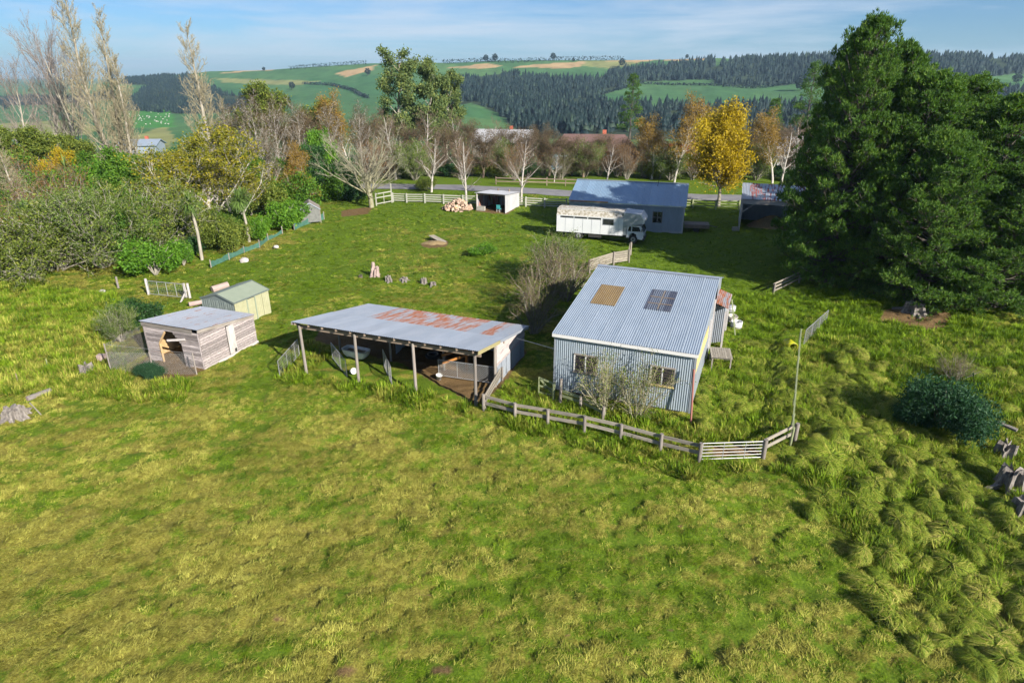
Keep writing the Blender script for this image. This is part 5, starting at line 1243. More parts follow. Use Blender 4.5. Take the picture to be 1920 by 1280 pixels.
def pine(seed, H_, rad, low=0.06, n=150, per=12, puff=1.0):
    T = Tree(seed); rg = T.r; P0, D0 = [], []; segs = []
    prev = Vector((0, 0, -0.4)); pr = H_ * 0.024
    for i in range(12):
        q = Vector((rg.uniform(-.15, .15), rg.uniform(-.15, .15), H_ * (i + 1) / 12)); r2 = H_ * 0.024 * (1 - (i + 1) / 12.5)
        segs.append((tuple(prev), tuple(q), pr, max(r2, 0.03))); prev, pr = q, max(r2, 0.03)
    def clump(c, d, rc, m):
        for _ in range(m):
            u = T.rv().normalized(); u.z = abs(u.z) * 0.9 - 0.15; v = (u + d * 0.5 + Vector((0, 0, 0.35))).normalized()
            P0.append(tuple(c + u * rc * rg.uniform(0.45, 1.0))); D0.append(tuple(v))
    for i in range(n):
        t = low + (0.985 - low) * ((i + rg.random()) / n) ** 1.05
        az = i * 2.399 + rg.uniform(-.5, .5)
        lob = float(vn(np.array([math.cos(az) * 1.4 + seed]), np.array([math.sin(az) * 1.4 + t * 6]), 3)[0])
        L = rad * (1 - t) ** 0.6 * (0.52 + 0.62 * lob) * (0.75 + 1.2 * t if t < 0.2 else 1.0) + 0.35
        el = R(-8) + R(62) * t ** 1.2 + rg.uniform(-.18, .18)
        d = Vector((math.cos(az) * math.cos(el), math.sin(az) * math.cos(el), math.sin(el))); p = Vector((0, 0, H_ * t)); r = 0.02 + 0.011 * L; ns = max(2, int(L / 0.8)); sl_ = L / ns
        for k in range(ns):
            d = (d + T.rv() * 0.09 + Vector((0, 0, 0.05))).normalized(); q = p + d * sl_
            segs.append((tuple(p), tuple(q), r, r * 0.82)); r *= 0.82
            if k >= ns * 0.25:
                for side in (-1, 1):
                    if rg.random() < 0.22: continue
                    sd = (d * 0.6 + d.cross(Vector((0, 0, 1))) * side * rg.uniform(.6, 1.1) + Vector((0, 0, rg.uniform(0, .5)))).normalized()
                    bl = rg.uniform(0.5, 1.3) * (0.55 + 0.5 * (1 - t)); e = p.lerp(q, rg.random()); c = e + sd * bl
                    segs.append((tuple(e), tuple(c), 0.022, 0.012)); clump(c, sd, rg.uniform(.32, .62) * puff, 13)
                    if rg.random() < 0.12: segs.append((tuple(c), tuple(c + T.rv() * 0.5), 0.018, 0.008))
            p = q
        clump(p, d, rg.uniform(.4, .7) * puff, 18)
    clump(Vector((0, 0, H_ * .985)), Vector((0, 0, 1)), .4, 16)
    v, f = needles(T.rng, P0, D0, per, 0.40, 0.057, 0.5, 0.12)
    return arch('pine_tree', [('trunk', np_mesh('trunk', *tubes(segs), 'bark_dark', True)), ('crown', clean_mesh('crown', v, f, 'leaf_pine'))])
A['pine0'] = pine(41, 20.5, 9.5, 0.03, 250, 5)
A['pine1'] = pine(42, 15.5, 9.2, 0.012, 250, 5)
A['pine2'] = pine(45, 15.5, 9.0, 0.012, 225, 5)
A['pinefar'] = pine(43, 16, 4.6, 0.25, 60, 5, 1.5)

def shrub(name, seed, rx, ry, h, leaf, n, size, lobes=14, hollow=0.35, bark='bark_grey', flat=0.3, droop=0.0, aspect=0.5, stems=9):
    rng = np.random.default_rng(seed); pts = []; rg = random.Random(seed)
    cs = [(rg.uniform(-.66, .66) * rx, rg.uniform(-.66, .66) * ry, h * rg.uniform(.25, .72), rg.uniform(.24, .5)) for _ in range(lobes)]
    for cx, cy, cz, k in cs:
        m = n // lobes; d = rng.normal(0, 1, (m, 3)); d /= np.linalg.norm(d, axis=1, keepdims=True)
        rr = (hollow + (1 - hollow) * rng.random(m) ** 0.45)[:, None]
        bump = (0.82 + 0.36 * fbm(d[:, 0] * 3 + cx * 5, d[:, 1] * 3 + d[:, 2] * 2, 2, 5))[:, None]
        pts.append(np.array([cx, cy, cz]) + d * rr * bump * np.array([rx * k, ry * k, h * 0.5 * min(1, k + .2)]))
    pts = np.concatenate(pts); out_ = rng.random(len(pts)) < 0.10; pts[out_] *= rng.uniform(1.02, 1.22, (out_.sum(), 1)); pts = pts[pts[:, 2] > 0.03]
    v, f = leaves(rng, pts, 1, 0.04, size, flat=flat, droop=droop, aspect=aspect)
    segs = []
    for i in range(stems):
        a = rg.uniform(0, 6.28); e = Vector((math.cos(a) * rx * rg.uniform(.2, .75), math.sin(a) * ry * rg.uniform(.2, .75), h * rg.uniform(.5, .9))); m = e * 0.5 + Vector((0, 0, h * .05))
        segs += [((0, 0, -0.1), tuple(m), 0.05, 0.032), (tuple(m), tuple(e), 0.032, 0.012)]
    return arch(name, [('stems', np_mesh('stems', *tubes(segs), bark)), ('foliage', np_mesh('foliage', v, f, leaf))])
A['s_green'] = shrub('bush', 51, 2.6, 2.3, 3.2, 'leaf_green', 9000, 0.105)
A['s_bright'] = shrub('bush', 52, 1.9, 1.8, 2.3, 'leaf_bright', 8000, 0.085)
A['s_dark'] = shrub('bush', 53, 1.6, 1.5, 1.9, 'leaf_dark', 8000, 0.08)
A['s_blue'] = shrub('bush', 54, 2.2, 2.0, 1.9, 'leaf_blue', 15000, 0.085, lobes=24, aspect=0.28, hollow=0.25)
A['s_olive'] = shrub('bush', 55, 2.4, 2.1, 2.7, 'leaf_olive', 8500, 0.085)
A['s_yellow'] = shrub('bush', 56, 2.0, 1.9, 2.8, 'leaf_kowhai', 7000, 0.085)
A['s_rust'] = shrub('bush', 57, 1.6, 1.5, 1.9, 'leaf_rust', 2600, 0.08, hollow=0.2)
def twiggy(name, seed, h, spread, stems, bark, twig, leaf=None, per=1, size=0.06, upr=0.06, lean=None, dens=7):
    T = Tree(seed); C = dict(seg=[5, 4, 3], wob=[.10, .16, .2], up=[upr, upr * .7, .03], tip=[.3, .3, .4], start=[.18, .1], nb=[dens, 5], ang=[.6, .6], ratio=[.52, .5], rr=[.5, .6], shape=lambda t: 1.1 - .5 * t, rmin=0.007, tiplv=1)
    if lean: C['lean'] = lean
    for i in range(stems):
        a = i * 2.4 + T.r.uniform(-.4, .4); k = spread * T.r.uniform(.2, 1.0)
        T.grow(Vector((math.cos(a) * .15, math.sin(a) * .15, -.1)), Vector((math.cos(a) * k, math.sin(a) * k, 1)).normalized(), h * T.r.uniform(.7, 1.1), 0.012 + h * 0.011, 0, C)
    a_, b_ = split_skel(T, 0.014); parts = [('stems', np_mesh('stems', *tubes(a_), bark)), ('twigs', np_mesh('twigs', *tubes(b_), twig))]
    if leaf:
        v, f = leaves(T.rng, np.array([t[0] for t in T.tips]), per, 0.14, size, aspect=0.4); parts.append(('foliage', np_mesh('foliage', v, f, leaf)))
    return arch(name, parts)
A['t_grey'] = twiggy('twiggy_bush', 61, 4.2, 1.0, 20, 'bark_grey', 'twig_grey', 'leaf_grey', 4, 0.07, dens=10)
A['t_grey1'] = twiggy('twiggy_bush', 62, 3.6, 1.5, 22, 'bark_pale', 'twig_grey', 'leaf_olive', 4, 0.07, upr=-0.015, dens=10)
A['t_green'] = twiggy('twiggy_bush', 66, 3.8, 1.1, 20, 'bark_grey', 'twig_olive', 'leaf_green', 5, 0.08, dens=10)
A['t_brown'] = twiggy('twiggy_bush', 63, 4.0, 0.9, 18, 'bark_grey', 'twig_brown', 'leaf_rust', 1, 0.05, dens=11)
A['t_bare'] = twiggy('leafless_bush', 64, 3.4, 1.0, 20, 'bark_grey', 'twig_brown', 'leaf_olive', 1, 0.04, dens=10)
A['t_up'] = twiggy('sparse_shrub', 65, 3.0, 0.55, 12, 'bark_moss', 'twig_olive', 'leaf_olive', 1, 0.05, upr=0.12, dens=8)
def cabbage(seed, h, heads=1):
    T = Tree(seed); rg = T.r; segs = []; V, Fq = [], []; o = 0
    tops = []
    top = Vector((rg.uniform(-.3, .3), rg.uniform(-.2, .2), h)); segs += [((0, 0, -.3), tuple(top * 0.5 + Vector((.1, 0, 0))), .13, .11), (tuple(top * 0.5 + Vector((.1, 0, 0))), tuple(top), .11, .09)]
    tops.append(top)
    for i in range(heads - 1):
        b = top * rg.uniform(.55, .75); e = b + Vector((rg.uniform(-1, 1), rg.uniform(-.8, .8), rg.uniform(.5, 1.3))); segs.append((tuple(b), tuple(e), .08, .07)); tops.append(e)
    parts = []
    for tp in tops:
        n = 150; rng = T.rng; d = rng.normal(0, 1, (n, 3)); d[:, 2] = d[:, 2] * 0.9 - 0.05; d /= np.linalg.norm(d, axis=1, keepdims=True)
        L = rng.uniform(.75, 1.15, n)[:, None]; s = np.cross(d, [0, 0, 1.0]); s /= np.linalg.norm(s, axis=1, keepdims=True) + 1e-6; w = 0.035
        p0 = np.array(tp) + d * .05; p1 = p0 + d * L * .55; p2 = p1 + d * L * .45; p2[:, 2] -= 0.28 * L[:, 0] * (1 - d[:, 2] ** 2)
        Vv = np.stack([p0 - s * w * .6, p0 + s * w * .6, p1 + s * w, p1 - s * w, p2], 1).reshape(-1, 3); b = np.arange(n)[:, None] * 5
        parts.append((Vv, np.concatenate([b + np.array([[0, 1, 2, 3]]), b + np.array([[3, 2, 4, 4]])])))
    v, f = merge(parts)
    return arch('cabbage_tree', [('trunk', np_mesh('trunk', *tubes(segs), 'bark_pale', True)), ('leaf_heads', clean_mesh('leaf_heads', v, f, 'leaf_cabbage'))])
A['cab1'] = cabbage(71, 3.9, 1); A['cab2'] = cabbage(72, 3.6, 4)

# ------------------------------------------------------------------ planting
def at(xp, Y, dz=0.0):                              # pixel column xp at distance Y, on the ground
    q = D(xp, 300, Y); return Vector((q.x, Y, gz(q.x, Y) + dz))
def top_scale(ypx, Y, h, z0=0.0): return (float(zpx(ypx, Y)) - z0) / h
def tall(a, label, xp, Y, ytop, h, cat='tree', group=None, wide=None, rz=None, tilt=0.0):
    p = at(xp, Y); s = top_scale(ytop, Y, h, p.z)
    return plant(A[a], label, p, wide or s, rz, group, cat, sz=s, tilt=tilt)
# right-hand pines
plant(A['pine0'], 'tallest dark pine towering over the right side of the yard', gnd(25.6, 49.5), 0.58, 0.6, sz=0.90)
plant(A['pine1'], 'broad pine right of the tallest pine', gnd(29.6, 48.0), 0.78, 2.1, sz=0.94)
plant(A['pine2'], 'low spreading pine in front of the tallest pine', gnd(29.6, 44.2), 0.60, 4.0, sz=0.72)
plant(A['pine2'], 'pine with low branches between hay barn and tallest pine', gnd(28.6, 57.5), 0.62, 5.2, sz=1.12)
plant(A['pine0'], 'pine behind the broad pine', gnd(36.0, 54.0), 0.85, 3.0, sz=0.72)
plant(A['pine2'], 'pine furthest right, cut by the picture edge', gnd(34.6, 46.0), 0.84, 1.0, sz=0.86)
plant(A['pine1'], 'pine filling between the tallest pine and the broad pine', gnd(29.4, 51.8), 0.70, 3.6, sz=1.06)
plant(A['pine2'], 'unseen pine added behind the other pines to shade the barn', gnd(40.5, 60.0), 0.75, 2.2, sz=0.86)  # hidden tree, added to throw more shade on the hay barn
plant(A['pine1'], 'low pine skirt at right below the broad pine', gnd(34.5, 43.0), 0.60, 0.2, sz=0.60)
plant(A['pinefar'], 'lone pine rising in front of the far plantation', at(1178, 215), 1.15, 0.3, sz=1.35)
plant(A['pinefar'], 'small dark pine right of the yellow autumn tree', at(1440, 150), 0.75, 1.3)
plant(A['pinefar'], 'tall open pine left of the tallest pine', at(1500, 170), 1.05, 2.3, sz=1.3)
# trees along the road and yard
plant(A['vase'], 'wide leafless tree with mossy trunk beside the white gateway', G(697, 389), 1.0, 0.4, sz=1.02)
for i, (xp, Y, yt, lb) in enumerate(((806, 92, 246, 'bare pale tree left of the firewood shed tree'), (872, 84.5, 248, 'bare tree rising behind the firewood heap'), (978, 84, 250, 'bare white-trunked tree behind the firewood shed'),
        (1040, 101, 285, 'small bare tree across the road left of the gable shed'), (1140, 99, 262, 'white-stemmed bare tree behind the gable shed roof'), (1100, 112, 258, 'bare tree in front of the brown-roofed house'),
        (920, 112, 225, 'bare tree in front of the white house'), (1205, 108, 262, 'thin bare tree left of the ginger tree'), (1472, 96, 235, 'bare birch behind the hay barn'), (1500, 104, 225, 'bare birch beside the tall open pine'), (740, 104, 205, 'purplish bare tree behind the wide leafless tree'), (800, 116, 200, 'purplish bare tree below the gum trees'), (860, 120, 212, 'bare tree right of the gum trees'))):
    tall('birch%d' % (i % 3), lb, xp, Y, yt, 8.4, wide=None if i > 2 else 1.05)
tall('autumn', 'bright yellow autumn tree by the road behind the fence', 1358, 81, 192, 11.2, wide=1.0)
tall('ginger', 'ginger half-bare tree left of the yellow autumn tree', 1268, 101, 197, 10.0, wide=0.95)
tall('ginger', 'ginger tree close right of the first ginger tree', 1300, 106, 215, 10.0, wide=1.0)
tall('ginger', 'ginger-brown tree behind the gable shed', 1225, 104, 232, 10.0, wide=1.0)
tall('ginger', 'ginger-brown tree right of the yellow autumn tree', 1455, 100, 222, 10.0, wide=1.0)
tall('gum', 'tall gum tree with pale leaning stem, left half of clump', 752, 132, 88, 23.5, wide=0.9)
tall('gum1', 'gum tree at right side of the clump', 806, 134, 112, 19.5, wide=0.9)
tall('gum1', 'shorter gum tree behind the clump', 838, 140, 135, 19.5, wide=0.8)
tall('olive', 'broad olive-green tree behind the rusty birches', 505, 112, 152, 12.0, wide=1.15)
tall('olive', 'yellowish tree at right of the broad olive-green tree', 610, 118, 185, 12.0, wide=1.0)
tall('ginger', 'ginger birch beside the yellowish tree', 655, 110, 190, 10.0, wide=1.1)
# poplars and bare trees at left
def pop(a, label, xp, Y, yt, tilt=0.0, wide=None, h=26.0): return tall(a, label, xp, Y, yt, h, wide=wide, tilt=tilt)
pop('poplar0', 'tallest leafless poplar, its top cut by the picture', 214, 92, -25, tilt=R(-1), wide=1.05)
pop('poplar1', 'poplar stem close beside the tallest poplar', 232, 95, 25, tilt=R(1), wide=0.85)
pop('poplar1', 'shorter poplar right of the tallest poplar', 250, 93, 102, tilt=0, wide=0.85)
pop('poplar0', 'single narrow poplar above the yellow-flowered tree', 402, 96, 52, tilt=0, wide=0.95)
pop('poplar1', 'low poplar shoots right of the single poplar', 430, 98, 185, wide=0.6)
for i, (xp, Y, yt, tl, lb) in enumerate(((152, 104, 58, 0, 'pale-twigged bare tree left of the tallest poplar'), (112, 108, 75, -3, 'bare spreading tree second from left on the skyline'), (70, 104, 128, -14, 'bare tree leaning left at the skyline edge'), (135, 112, 85, 4, 'bare tree behind the pale-twigged tree'))):
    tall('spread%d' % (i % 2), lb, xp, Y, yt, 19.0, tilt=R(tl), wide=0.85)
pop('poplar0', 'bare pale trunk leaning in at the left picture edge', 42, 63, 262, tilt=R(-8), wide=0.6)
# thicket
tall('kowhai', 'yellow-flowered tree with grey stems rising from the thicket', 368, 66, 214, 11.0, wide=1.45, rz=1.0)
tall('kowhai', 'lower yellowish tree right of the yellow-flowered tree', 432, 69, 268, 11.0, wide=1.0)
tall('kowhai', 'low yellow-green tree left of the yellow-flowered tree', 318, 64, 262, 11.0, wide=0.9)
for i, (xp, Y, yt, lb) in enumerate(((490, 90, 190, 'rusty birch with white trunk behind the thicket'), (525, 94, 196, 'rusty birch beside the broad olive-green tree'), (455, 93, 205, 'rusty birch right of the single poplar'), (560, 98, 200, 'purplish birch left of the dark evergreen'), (505, 78, 262, 'small rusty birch above the cabbage trees'), (680, 100, 205, 'rusty birch behind the wide leafless tree'), (630, 96, 205, 'rusty birch right of the dark evergreen'))):
    tall('rusty', lb, xp, Y, yt, 9.2, wide=0.85)
tall('bright', 'bright green evergreen beside the wide leafless tree', 600, 86, 228, 8.2, wide=0.62)
tall('darktree', 'dark evergreen behind the aviary', 578, 84, 262, 8.7, wide=0.8)
tall('darktree', 'dark evergreen at foot of the wide leafless tree', 640, 88, 290, 8.7, wide=0.75)
tall('green', 'green tree in the middle of the thicket', 205, 70, 282, 9.0, wide=0.85)
tall('green', 'green tree behind the left cabbage tree', 160, 76, 290, 9.0, wide=0.8)
tall('olive', 'grey-green tree under the bare skyline trees', 70, 84, 235, 12.0, wide=0.75)
tall('olive', 'grey-green tree at the left edge', 10, 86, 235, 12.0, wide=0.75)
tall('olive', 'grey-green tree left of the tallest poplar base', 140, 90, 250, 12.0, wide=0.7)
tall('darktree', 'dark tree behind the yellow-flowered tree', 330, 84, 275, 8.7, wide=0.9)
tall('green', 'green tree right of the yellow-flowered tree', 520, 80, 300, 9.0, wide=0.7)
tall('bright', 'fresh green tree over the left cabbage tree', 120, 70, 305, 8.2, wide=0.9)
tall('autumn', 'golden-leaved tree in the left thicket', 105, 74, 280, 11.2, wide=0.55)
tall('bright', 'fresh green tree left of the yellow-flowered tree', 270, 72, 300, 8.2, wide=0.8)
tall('green', 'dense green tree above the twin cabbage trees', 455, 76, 290, 9.0, wide=0.75)
tall('ginger', 'gingery bare tree above the rounded green bush', 540, 78, 285, 10.0, wide=0.7)
tall('darktree', 'dark tree in the left of the thicket', 40, 76, 300, 8.7, wide=0.8)
def bush(a, label, xp, yp, s=1.0, sz=None): return plant(A[a], label, G(xp, yp), s, None, None, 'bush', sz)
for a, lb, xp, yp, s, sz in (
    ('s_yellow', 'yellow-green bush above the left cabbage tree', 112, 395, 1.35, 1.9), ('s_bright', 'bright green bush in the heart of the thicket', 185, 405, 1.7, 2.1), ('s_green', 'green bush left of the yellow-flowered tree', 262, 415, 1.2, 1.3),
    ('s_rust', 'rust-brown bush at the left edge of the thicket', 22, 500, 1.6, 1.7), ('t_grey1', 'large grey-twigged bush at lower left of the thicket', 110, 505, 1.35, 1.25), ('t_grey', 'arching grey-green bush beside the large grey-twigged bush', 195, 500, 1.1, 1.1), ('t_green', 'green twiggy bush between the two arching bushes', 240, 492, 0.8, 0.95), ('s_dark', 'dark bush deep between the grey bushes', 235, 460, 1.0, 1.3), ('t_brown', 'brown bush behind the large grey-twigged bush', 85, 470, 0.9, 1.0),
    ('t_grey1', 'grey-green arching bush in the thicket front', 285, 478, 1.25, 1.3), ('s_olive', 'olive bush behind the arching bush', 250, 445, 1.0, 1.25), ('t_grey1', 'sprawling twiggy bush at the far left front', 50, 520, 1.1, 1.0),
    ('s_bright', 'bright green low bush at the thicket front', 292, 515, 0.95, 0.95), ('s_bright', 'fresh green bush left of the tall cabbage tree', 345, 500, 0.6, 0.9), ('s_olive', 'olive bush right of the tall cabbage tree', 425, 470, 1.0, 1.25),
    ('s_green', 'green bush in front of the twin cabbage trees', 440, 452, 0.85, 0.95), ('s_bright', 'glossy green bush beside the shade cloth', 487, 452, 0.62, 1.1), ('s_bright', 'rounded green bush left of the aviary', 532, 428, 1.05, 0.95),
    ('s_olive', 'olive bush behind the rounded green bush', 500, 405, 1.1, 1.3), ('s_yellow', 'gold-leaved bush right of the twin cabbage trees', 508, 395, 0.9, 1.3), ('s_green', 'green bush behind the aviary', 560, 395, 1.0, 1.1),
    ('t_brown', 'brown twiggy bush in the left thicket', 60, 420, 1.1, 1.2), ('t_brown', 'brown twiggy bush above the grey-twigged bush', 130, 435, 1.1, 1.1), ('t_green', 'green twiggy bush at left of the brown twiggy bush', 15, 450, 1.1, 1.2), ('s_green', 'green bush behind the thicket gate', 320, 470, 0.95, 1.1),
    ('s_olive', 'olive bush under the yellow-flowered tree', 375, 440, 1.1, 1.4), ('s_bright', 'tall green bush beside the yellow-flowered tree', 305, 425, 1.25, 1.7), ('s_dark', 'dark gap bush at foot of the tall cabbage tree', 360, 478, 0.7, 1.0),
    ('s_green', 'green bush far back in the thicket', 60, 385, 1.3, 1.5), ('s_olive', 'olive bush far back in the thicket', 235, 385, 1.3, 1.6), ('s_green', 'green bush at right end of the thicket', 620, 372, 0.9, 1.0), ('s_dark', 'dark bush below the wide leafless tree', 660, 375, 1.1, 1.1), ('s_olive', 'small bush by the fence behind the wide leafless tree', 802, 358, 0.75, 0.8),
    ('s_dark', 'dark green round bush left of the hen hut roof', 268, 612, 0.98, 1.0), ('s_blue', 'small blue-green bush inside the hen run', 286, 706, 0.42, 0.45), ('s_bright', 'low bright green bush in the yard', 901, 477, 0.75, 0.42),
    ('s_blue', 'large blue-green bush in the tussocks at right', 1768, 806, 1.0, 1.5), ('s_blue', 'shaded lower part bush beside the large blue-green bush', 1705, 790, 0.45, 0.5),
    ('t_bare', 'large leafless bush behind the woolshed left side', 1015, 585, 1.1, 1.05), ('t_bare', 'leafless bush close against the woolshed left wall', 1060, 560, 1.15, 1.1), ('t_grey', 'grey-green bush behind the leafless bush', 1040, 530, 0.85, 0.8), ('t_bare', 'leafless bush overhanging the pole shed corner', 1000, 625, 0.72, 0.85),
    ('t_up', 'sparse upright shrub before the left woolshed window', 1132, 778, 0.88, 1.0), ('t_up', 'sparse upright shrub at the middle of the woolshed front', 1192, 785, 0.92, 0.95),
    ('t_bare', 'dry pale bush above the large blue-green bush', 1790, 715, 0.55, 0.45), ('t_grey', 'dry stems beside the hen run netting', 228, 640, 0.45, 0.5)):
    k_ = 1.36 if xp < 640 and yp < 525 and (yp < 440 or xp < 300) else 1.06 if 950 < xp < 1070 and yp < 630 else 1.0
    bush(a, lb, xp, yp, s * k_, sz * k_)
plant(A['cab1'], 'tall cabbage tree with one head at the thicket edge', G(379, 488), 1.2, 0, sz=1.30)
plant(A['cab2'], 'cluster of cabbage tree heads right of the tall one', G(468, 455), 1.15, 1.0, sz=1.2)
plant(A['cab2'], 'cabbage tree with a big head at the left edge', G(78, 478), 1.35, 2.0, sz=1.15)
plant(A['cab1'], 'cabbage tree head in the middle of the thicket', G(152, 420), 1.2, 2.0, sz=1.6)
plant(A['cab1'], 'shaggy cabbage tree behind the twin heads', G(400, 420), 1.0, 2.6, sz=1.6)
for i, (xp, Y, yt) in enumerate(((690, 112, 208), (725, 122, 212), (905, 106, 240), (1030, 108, 245), (1095, 106, 262), (1185, 112, 252), (1250, 110, 250), (1330, 108, 255), (1390, 106, 250), (1480, 106, 240), (770, 112, 222), (835, 108, 228), (880, 128, 218), (945, 122, 232), (985, 108, 238), (1010, 126, 228), (1065, 110, 250), (1130, 116, 246), (1165, 108, 262), (1215, 120, 240), (1295, 118, 240), (1415, 112, 232), (1450, 120, 225), (1520, 112, 225), (550, 104, 205), (585, 108, 200), (425, 104, 215))):
    tall('brown', 'brown leafless tree in the belt beyond the road', xp, Y, yt, 10.0, group='brown trees beyond the road', wide=1.1)
# scrub row across the road
_rg = random.Random(9); row = [('t_brown', 'brown'), ('t_bare', 'leafless'), ('s_olive', 'olive'), ('t_grey', 'grey-twigged'), ('t_brown', 'brown'), ('s_dark', 'dark')]
for i in range(34):
    xp = 700 + i * 27 + _rg.uniform(-8, 8); a, w_ = row[i % 6] if _rg.random() < 0.8 else row[_rg.randrange(6)]
    w_ = dict(row)[a]
    p = at(xp, 104 + _rg.uniform(-1.5, 5)); plant(A[a], 'scrubby hedge bush in the row across the road', p, _rg.uniform(0.9, 1.3), None, 'roadside scrub row', 'bush', _rg.uniform(0.9, 1.25))
for i in range(16):
    xp = 690 - i * 34 + _rg.uniform(-8, 8); a = ('t_brown', 's_olive', 's_green', 't_grey')[i % 4]
    plant(A[a], 'bush in the dense growth behind the thicket', at(xp, 96 + _rg.uniform(-3, 6)), _rg.uniform(1.0, 1.4), None, 'bushes behind the thicket', 'bush', _rg.uniform(1.0, 1.5))

# ------------------------------------------------------------------ far plantations, shelterbelts and ridge trees
def cones(rng, pts, hs, seed=0):
    n = len(pts); out = []; k = 7; fat = rng.uniform(.75, 1.35, (n, 1))
    for lo, hi, r in ((0.02, 0.55, 0.24), (0.26, 0.80, 0.19), (0.52, 1.0, 0.13)):
        ang = np.arange(k) * 2 * math.pi / k + rng.uniform(0, 6, (n, 1)); rr = hs[:, None] * r * fat * rng.uniform(0.55, 1.4, (n, k))
        zb = hs[:, None] * (lo + rng.uniform(-.05, .05, (n, k)))
        ring = np.stack([pts[:, 0:1] + rr * np.cos(ang), pts[:, 1:2] + rr * np.sin(ang), pts[:, 2:3] + zb], -1)
        tip = np.stack([pts[:, 0] + hs * rng.uniform(-.02, .02, n), pts[:, 1], pts[:, 2] + hs * hi], -1)[:, None]
        V = np.concatenate([ring, tip], 1).reshape(-1, 3); b = np.arange(n)[:, None] * (k + 1)
        i = np.arange(k); f = np.stack([i, (i + 1) % k, np.full(k, k)], 1)
        out.append((V, (b[:, :, None] + f[None]).reshape(-1, 3)))
    return merge(out)
pc = RNG.uniform([-1500, 420], [1500, 1700], (150000, 2)); ok = np.abs(pc[:, 0]) < 1.0 * pc[:, 1]; pc = pc[ok]
pz = height(pc[:, 0], pc[:, 1]); dd = pc[:, 1] * cP - (pz - CH) * sP
ppx = 960 + F * pc[:, 0] / dd; ppy = 640 - F * (pc[:, 1] * sP + (pz - CH) * cP) / dd
nf = 0
flabels = ['dark pine plantation covering the middle hillside', 'pine plantation along the right-hand ridge', 'pine plantation at far right below the ridge', 'dark wood on the left hillside', 'small wood on the left skyline', 'hazy tree line at far left']
for k, pl in enumerate(FOREST):
    m = inpoly(ppx, ppy, pl); q = pc[m]; keep = RNG.random(len(q)) < np.clip(0.55, 0, 1); q = q[keep]
    # rows of planting, thinner patches
    q = q[fbm(q[:, 0] / 60, q[:, 1] / 60, 2, 12) > 0.30]
    pts = np.column_stack([q, height(q[:, 0], q[:, 1])]); hs = RNG.uniform(5.5, 12.5, len(q)) * (0.8 + 0.4 * fbm(q[:, 0] / 90, q[:, 1] / 90, 2, 44)) * (0.7 if k > 2 else 1.0)
    if len(q) == 0: continue
    v, f = cones(RNG, pts, hs); o = obj('pine_plantation', np_mesh('pine_plantation', v, f, 'leaf_conifer_far')); stuff(o, flabels[k], 'forest'); nf += len(q)
def far_tree(seed, h, r):
    rng = np.random.default_rng(seed); d = rng.normal(0, 1, (420, 3)); d /= np.linalg.norm(d, axis=1, keepdims=True)
    c = np.array([[0, 0, h * .55]]) + d * np.array([r, r, h * .45]) * rng.uniform(.5, 1, (420, 1)); v, f = leaves(rng, c, 1, .2, h * 0.07)
    return arch('ridge_tree', [('trunk', np_mesh('trunk', *tubes([((0, 0, -1), (0, 0, h * .5), h * .03, h * .02)]), 'bark_dark')), ('crown', np_mesh('crown', v, f, 'leaf_conifer_far'))])
A['ridge'] = far_tree(5, 14, 6)
def hill_at(xp, yp):                                # where pixel (xp, yp) meets the hills
    d = ray(xp, yp); best = None
    ys = np.linspace(430, 1700, 1200); ts = ys / d.y; zz = CH + d.z * ts; hz = height(d.x * ts, ys)
    i = np.argmax(hz >= zz - 0.3)
    if hz[i] < zz[i] - 0.3: i = int(np.argmin(zz - hz))
    return Vector((d.x * ts[i], ys[i], float(hz[i])))
for xp, yp, s, lb in ((911, 116, 1.3, 'pair of trees on the central skyline'), (928, 116, 1.5, 'larger tree on the central skyline'), (1037, 113, 1.35, 'lone round tree on the skyline right of centre'), (1288, 109, 0.8, 'tiny tree on the skyline left of the ridge plantation'),
                      (495, 133, 0.8, 'tiny tree on the left skyline'), (969, 146, 1.4, 'round tree at the top edge of the plantation'), (1166, 126, 1.5, 'tall tree at the plantation shoulder'), (1500, 170, 1.7, 'tree standing in the strip of pasture'), (548, 168, 1.2, 'round tree on the left hillside'), (690, 142, 1.3, 'tree left of the gums on the hillside'),
                      (12, 205, 1.1, 'round dark tree in the far left paddock'), (1905, 158, 1.4, 'tree in the right-hand hill paddock'), (1075, 116, 0.7, 'low tree on the skyline shelterbelt')):
    plant(A['ridge'], lb, hill_at(xp, yp), s * 0.68, None, None, 'tree')
def belt(label, pts, h=6.0):
    P_ = []
    for (x0, y0), (x1, y1) in zip(pts[:-1], pts[1:]):
        a, b = hill_at(x0, y0), hill_at(x1, y1); n = max(3, int((b - a).length / 3.0))
        for i in range(n):
            q = a.lerp(b, i / n); P_.append((q.x + RNG.uniform(-1, 1), q.y + RNG.uniform(-1.5, 1.5)))
    P_ = np.array(P_); pts3 = np.column_stack([P_, height(P_[:, 0], P_[:, 1])]); c = np.repeat(pts3, 10, 0) + np.column_stack([RNG.normal(0, 1.3, (len(pts3) * 10, 2)), RNG.uniform(0.5, h, len(pts3) * 10)])
    v, f = leaves(RNG, c, 1, .2, 1.3); o = obj('shelterbelt', np_mesh('shelterbelt', v, f, 'leaf_conifer_far')); stuff(o, label, 'hedge')
belt('long dark shelterbelt along the central skyline', ((830, 119), (900, 116), (960, 118), (1040, 114), (1100, 113), (1170, 113)), 7)
belt('shelterbelt on the left skyline', ((545, 131), (600, 126), (660, 122), (690, 120)), 7)
belt('scrubby gully hedge on the left hillside', ((570, 158), (620, 160), (660, 170), (690, 185)), 4)
belt('hedge along the pasture strip under the ridge plantation', ((1130, 176), (1200, 157), (1300, 160), (1420, 166), (1530, 152)), 3)
